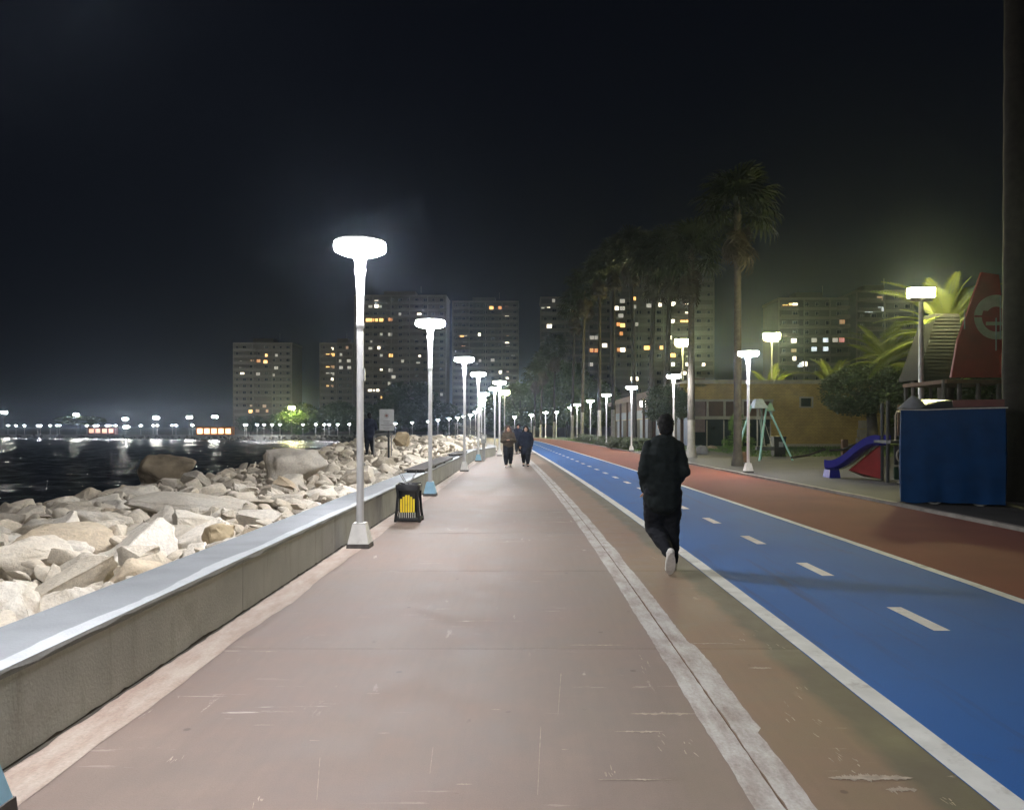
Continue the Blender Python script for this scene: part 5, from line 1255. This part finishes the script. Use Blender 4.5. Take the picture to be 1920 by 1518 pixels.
MB().box((0, 0, 0.42), (0.13, 0.13, 0.84)).build('post', M['grey_metal'], t); MB().box((0, 0, 1.03), (0.24, 0.2, 0.40)).build('box', M['sign'], t); MB().box((0, -0.105, 1.08), (0.14, 0.008, 0.14)).build('plate', M['slat_white'], t)
t = thing('ramp_railing', (-3.6, 47, 0.3), 'slanting grey railing over the boulders past the seawall bend', 'railing')
MB().bar((-0.9, 0, 1.5), (0.9, 0, 0.85), 0.07).build('rail', M['grey_metal'], t); MB().bar((-0.9, 0, 1.2), (0.9, 0, 0.55), 0.06).build('rail', M['grey_metal'], t)
for x in (-0.8, 0, 0.8): MB().bar((x, 0, -0.3), (x, 0, 1.15 - x * 0.36), 0.06).build('post', M['grey_metal'], t)

# ------------------------------------------------------------------ people
def limb(mb, pts, rad, n=12):
    mb.tube(pts, rad, n)
    for p, r in zip(pts, rad):
        q = r if isinstance(r, tuple) else (r, r); mb.ell(p, (q[0], q[0] * 0.5 + q[1] * 0.5, (q[0] + q[1]) / 2), 12, 8)
def hand(mb, w, d, side, s=1.0):
    w = Vector(w); d = Vector(d).normalized(); lat = Vector((side, 0, 0)); lat = (lat - d * lat.dot(d)).normalized(); nrm = d.cross(lat)
    limb(mb, [w, w + d * 0.05 * s, w + d * 0.085 * s], [(0.026 * s, 0.018 * s), (0.036 * s, 0.017 * s), (0.036 * s, 0.015 * s)], 10)
    for k, L in enumerate((0.066, 0.076, 0.070, 0.055)):
        b = w + d * 0.085 * s + lat * (0.026 - 0.0175 * k) * s; m = b + d * L * 0.5 * s + nrm * 0.006; e = m + (d * 0.8 + nrm * 0.6 * side).normalized() * L * 0.5 * s
        mb.tube([b - d * 0.02 * s, b, m, e], [0.0085 * s, 0.0085 * s, 0.008 * s, 0.006 * s], 7)
    b = w + d * 0.03 * s + lat * 0.03 * s; mb.tube([b - lat * 0.015 * s, b + (lat * 0.7 + d) * 0.03 * s, b + (lat * 0.5 + d) * 0.062 * s], [0.012 * s, 0.011 * s, 0.008 * s], 7)
def person(name, loc, rz, label, J, top, trouser, shoe, hair, voxel=0.012, hem=0.62, long_hair=False, loose=1.0, group=None, hood=False, sole=None):
    t = thing(name, loc, label, 'person', group, rz); V = Vector
    H = V(J['head']); nk = V(J['neck']); pel = V(J['pelvis']); ch = V(J['chest'])
    # body: head, neck, trunk, arms, legs in one skin
    b = MB()
    b.ell(H, (0.076, 0.094, 0.115), 18, 12); b.ell(H + V((0, 0.03, -0.06)), (0.055, 0.062, 0.06), 14, 8); b.ell(H + V((0, 0.094, -0.012)), (0.012, 0.018, 0.024), 8, 6)
    for s in (-1, 1): b.ell(H + V((s * 0.077, -0.005, -0.005)), (0.012, 0.02, 0.032), 8, 6)
    limb(b, [H + V((0, -0.015, -0.05)), nk + V((0, 0, 0.02)), nk + V((0, 0, -0.06))], [0.055, 0.056, 0.065])
    limb(b, [nk + V((0, 0, -0.06)), ch, (ch + pel) / 2, pel], [(0.12, 0.085), (0.155, 0.105), (0.135, 0.095), (0.15, 0.105)])
    for s, k in ((-1, 'l'), (1, 'r')):
        sh, el, wr = V(J['sh_' + k]), V(J['el_' + k]), V(J['wr_' + k])
        limb(b, [ch + V((s * 0.08, 0, 0.08)), sh, sh.lerp(el, 0.5), el, el.lerp(wr, 0.4), wr], [0.06, 0.055, 0.048, 0.040, 0.040, 0.027])
        hand(b, wr, (wr - el), -s if J.get('face') else s)
        hp, kn, an = V(J['hip_' + k]), V(J['kn_' + k]), V(J['an_' + k])
        limb(b, [pel + V((s * 0.06, 0, 0)), hp, hp.lerp(kn, 0.5), kn, kn.lerp(an, 0.35), an], [0.09, 0.085, 0.072, 0.055, 0.055, 0.036])
        to = V(J['to_' + k]); limb(b, [an, an.lerp(to, 0.5) + V((0, 0, -0.02)), to], [0.036, 0.035, 0.025])
    body = remesh('body', b, M['skin'], voxel * 0.8, t, None, 3)
    for s in (-1, 1): MB().ell(H + V((s * 0.032, 0.082, 0.008)), (0.012, 0.008, 0.007), 8, 6).build('eye', M['eye'], t)
    MB().ell(H + V((0, 0.088, -0.055)), (0.022, 0.008, 0.007), 8, 6).build('mouth', M['lip'], t)
    # top garment
    g = MB(); L = loose
    limb(g, [nk + V((0, -0.005, -0.035)), nk + V((0, 0, -0.10)), ch + V((0, 0, 0.02)), (ch + pel) / 2, pel + V((0, 0, 0.02)), V((pel.x, pel.y, hem))],
         [(0.085, 0.075), (0.165 * L, 0.105), (0.195 * L, 0.135 * L), (0.19 * L, 0.13 * L), (0.195 * L, 0.14 * L), (0.185 * L, 0.135 * L)], 18)
    for s, k in ((-1, 'l'), (1, 'r')):
        sh, el, wr = V(J['sh_' + k]), V(J['el_' + k]), V(J['wr_' + k])
        limb(g, [ch + V((s * 0.09, 0, 0.09)), sh, sh.lerp(el, 0.5), el, el.lerp(wr, 0.5), el.lerp(wr, 0.93)], [0.075 * L, 0.066 * L, 0.070 * L, 0.068 * L, 0.060 * L, 0.046 * L])
    if hood: g.ell(nk + V((0, -0.07, 0.0)), (0.12, 0.07, 0.09), 14, 8)
    remesh('jacket', g, M[top], voxel, t, (0.015 * L, 7.0), 6, 3)
    g = MB(); limb(g, [pel + V((0, 0, 0.08)), pel, pel + V((0, 0, -0.06))], [(0.15, 0.11), (0.17, 0.125), (0.165, 0.12)], 16)
    for s, k in ((-1, 'l'), (1, 'r')):
        hp, kn, an = V(J['hip_' + k]), V(J['kn_' + k]), V(J['an_' + k])
        limb(g, [pel + V((s * 0.07, 0, -0.02)), hp, hp.lerp(kn, 0.5), kn, kn.lerp(an, 0.5), an.lerp(kn, 0.06)], [0.105, 0.124, 0.124, 0.106, 0.090, 0.062])
    remesh('trousers', g, M[trouser], voxel, t, (0.016, 10.0), 4, 5)
    for s, k in ((-1, 'l'), (1, 'r')):
        an, to = V(J['an_' + k]), V(J['to_' + k]); d = (to - an); dn = d.normalized(); dnv = V(J.get('sole_' + k, (0, 0, -1))).normalized()
        heel = an - dn * 0.045 + dnv * 0.045; f = MB()
        limb(f, [an + dnv * 0.0, heel, an.lerp(to, 0.45) + dnv * 0.04, to + dnv * 0.018], [(0.044, 0.046), (0.042, 0.044), (0.048, 0.036), (0.044, 0.026)], 12)
        shm = remesh('shoe', f, M[shoe], voxel * 0.7, t, None, 2)
        lat = dn.cross(dnv).normalized(); mb = MB(); vs = []; n = 18
        for i in range(n):
            a = 2 * math.pi * i / n; q = (an.lerp(to, 0.42) + dnv * 0.076) + dn * math.cos(a) * 0.145 + lat * math.sin(a) * (0.050 + 0.006 * math.cos(a)) + dnv * (-0.018 * max(0, math.cos(a)) ** 3)
            vs += [q, q + dnv * 0.022]
        mb.add(vs, [(2 * i, 2 * i + 1, (2 * i + 3) % (2 * n), (2 * i + 2) % (2 * n)) for i in range(n)] + [tuple(2 * i + 1 for i in range(n)), tuple(2 * i for i in reversed(range(n)))]); mb.build('sole', M[sole or shoe], shm)
    h = MB(); h.ell(H + V((0, -0.018, 0.03)), (0.092, 0.105, 0.108), 18, 12); h.ell(H + V((0, -0.05, -0.03)), (0.083, 0.075, 0.10), 16, 10)
    if long_hair:
        for s in (-1, 1): limb(h, [H + V((s * 0.07, -0.02, 0.03)), H + V((s * 0.10, 0.01, -0.10)), H + V((s * 0.105, 0.04, -0.24)), H + V((s * 0.09, 0.06, -0.34))], [0.04, 0.045, 0.042, 0.02])
        limb(h, [H + V((0, -0.07, 0)), H + V((0, -0.10, -0.15)), H + V((0, -0.10, -0.30))], [(0.09, 0.05), (0.11, 0.05), (0.09, 0.03)])
    remesh('hair', h, M[hair], 0.009 if voxel < 0.013 else 0.012, t, (0.012, 28.0), 2, 9)
    return t
WALK = dict(head=(0.03, 0.04, 1.605), neck=(0.01, 0.0, 1.475), chest=(-0.005, 0.0, 1.27), pelvis=(-0.02, -0.02, 0.94),
            sh_l=(-0.165, -0.01, 1.375), el_l=(-0.225, -0.05, 1.09), wr_l=(-0.185, 0.10, 0.88), sh_r=(0.160, -0.01, 1.375), el_r=(0.215, -0.04, 1.10), wr_r=(0.15, 0.15, 0.96),
            hip_l=(-0.105, -0.02, 0.88), kn_l=(-0.085, 0.10, 0.47), an_l=(0.02, -0.26, 0.24), to_l=(0.02, -0.19, 0.075), sole_l=(0, -0.92, -0.35),
            hip_r=(0.085, 0.0, 0.88), kn_r=(0.105, 0.14, 0.48), an_r=(0.115, 0.06, 0.085), to_r=(0.135, 0.24, 0.045))
person('person', (1.525, 8.25, 0.0), 0.0, 'person in black oversized sweatshirt and trousers with white shoes walking away beside the blue lane', WALK, 'cloth_black', 'cloth_trouser', 'shoe_white', 'hair', 0.011, 0.79, False, 1.09, sole='shoe_sole')
def stroll(ph=1, arm=0.1, s=1.0):
    d = dict(head=(0, 0.03, 1.50), neck=(0, 0, 1.37), chest=(0, 0, 1.19), pelvis=(0, 0, 0.88), face=1)
    for k, sg in (('l', -1), ('r', 1)):
        st = ph * sg
        d['sh_' + k] = (sg * 0.175, 0, 1.30); d['el_' + k] = (sg * 0.24, -0.04 - st * arm, 1.03); d['wr_' + k] = (sg * 0.235, 0.06 - st * arm * 1.6, 0.82)
        d['hip_' + k] = (sg * 0.09, 0, 0.83); d['kn_' + k] = (sg * 0.09, 0.10 + st * 0.10, 0.46); d['an_' + k] = (sg * 0.08, st * 0.20 - 0.02, 0.09 if st > 0 else 0.13); d['to_' + k] = (sg * 0.095, st * 0.20 + 0.14, 0.05 if st > 0 else 0.055)
    return d
def scaled(d, s): return {k: (v if k == 'face' or k.startswith('sole') else tuple(x * s for x in v)) for k, v in d.items()}
A = stroll(1, 0.06); A['wr_l'] = (-0.06, 0.20, 1.06); A['wr_r'] = (0.06, 0.20, 1.05); A['el_l'] = (-0.25, 0.0, 1.02); A['el_r'] = (0.25, 0.0, 1.02)
person('person', (-0.67, 29.4, 0), math.pi, 'woman with long auburn hair in a brown jacket and wide black trousers walking', A, 'cloth_olive', 'cloth_trouser', 'shoe_white', 'hair_auburn', 0.015, 0.90, True, 1.12, sole='shoe_sole')
B_ = stroll(-1, 0.08)
person('person', (0.02, 29.9, 0), math.pi, 'woman with loose dark hair in a navy coat walking beside the woman in brown', B_, 'cloth_navy', 'cloth_trouser', 'shoe_black', 'hair', 0.015, 0.62, True, 1.25)
person('person', (-0.42, 43.5, 0), math.pi, 'distant figure in dark clothes following the two women', scaled(stroll(1, 0.1), 1.07), 'cloth_navy', 'cloth_trouser', 'shoe_black', 'hair', 0.02, 0.8, False, 1.1)
st = stroll(1, 0.02)
for k, sg in (('l', -1), ('r', 1)):
    st['kn_' + k] = (sg * 0.10, 0.02, 0.46); st['an_' + k] = (sg * 0.11, -0.02, 0.09); st['to_' + k] = (sg * 0.13, 0.15, 0.05); st['wr_' + k] = (sg * 0.16, 0.12, 0.9); st['el_' + k] = (sg * 0.26, -0.04, 1.02)
pz = at(693, 851, 31.5)
person('person', (pz.x, 31.5, pz.z), 0.5, 'person in dark jacket standing on the boulders looking out beside the signboard', scaled(st, 1.08), 'cloth_navy', 'cloth_trouser', 'shoe_black', 'hair', 0.018, 0.72, False, 1.15)
stone = link('boulder', rock_mesh('boulder', 321, M['rock'], 2, 0.08, 12), None, (pz.x, 31.6, pz.z - 0.24), (0, 0, 0.3), (0.75, 0.6, 0.32)); tag(stone, 'flat topped boulder under the feet of the person in dark jacket', 'boulder')

# ------------------------------------------------------------------ scattering volume added for lens-bloom halos round the lamps
mb = MB(); mb.box((-100, 1180, 33.0), (5600, 2700, 73.0)); 
me_h = mb.mesh('bloom_volume', []); hz = link('bloom_volume', me_h); tag(hz, kind='stuff', label='thin scattering volume added to give the lamps bloom halos', cat='bloom_volume')
hm = bpy.data.materials.new('bloom_volume'); hm.use_nodes = True; hm.node_tree.nodes.clear()
ho = hm.node_tree.nodes.new('ShaderNodeOutputMaterial'); hv = hm.node_tree.nodes.new('ShaderNodeVolumePrincipled')
hv.inputs['Color'].default_value = (0.62, 0.76, 1.0, 1); hv.inputs['Density'].default_value = BLOOM_DENSITY; hv.inputs['Anisotropy'].default_value = 0.89
hm.node_tree.links.new(hv.outputs[0], ho.inputs['Volume']); me_h.materials.append(hm)
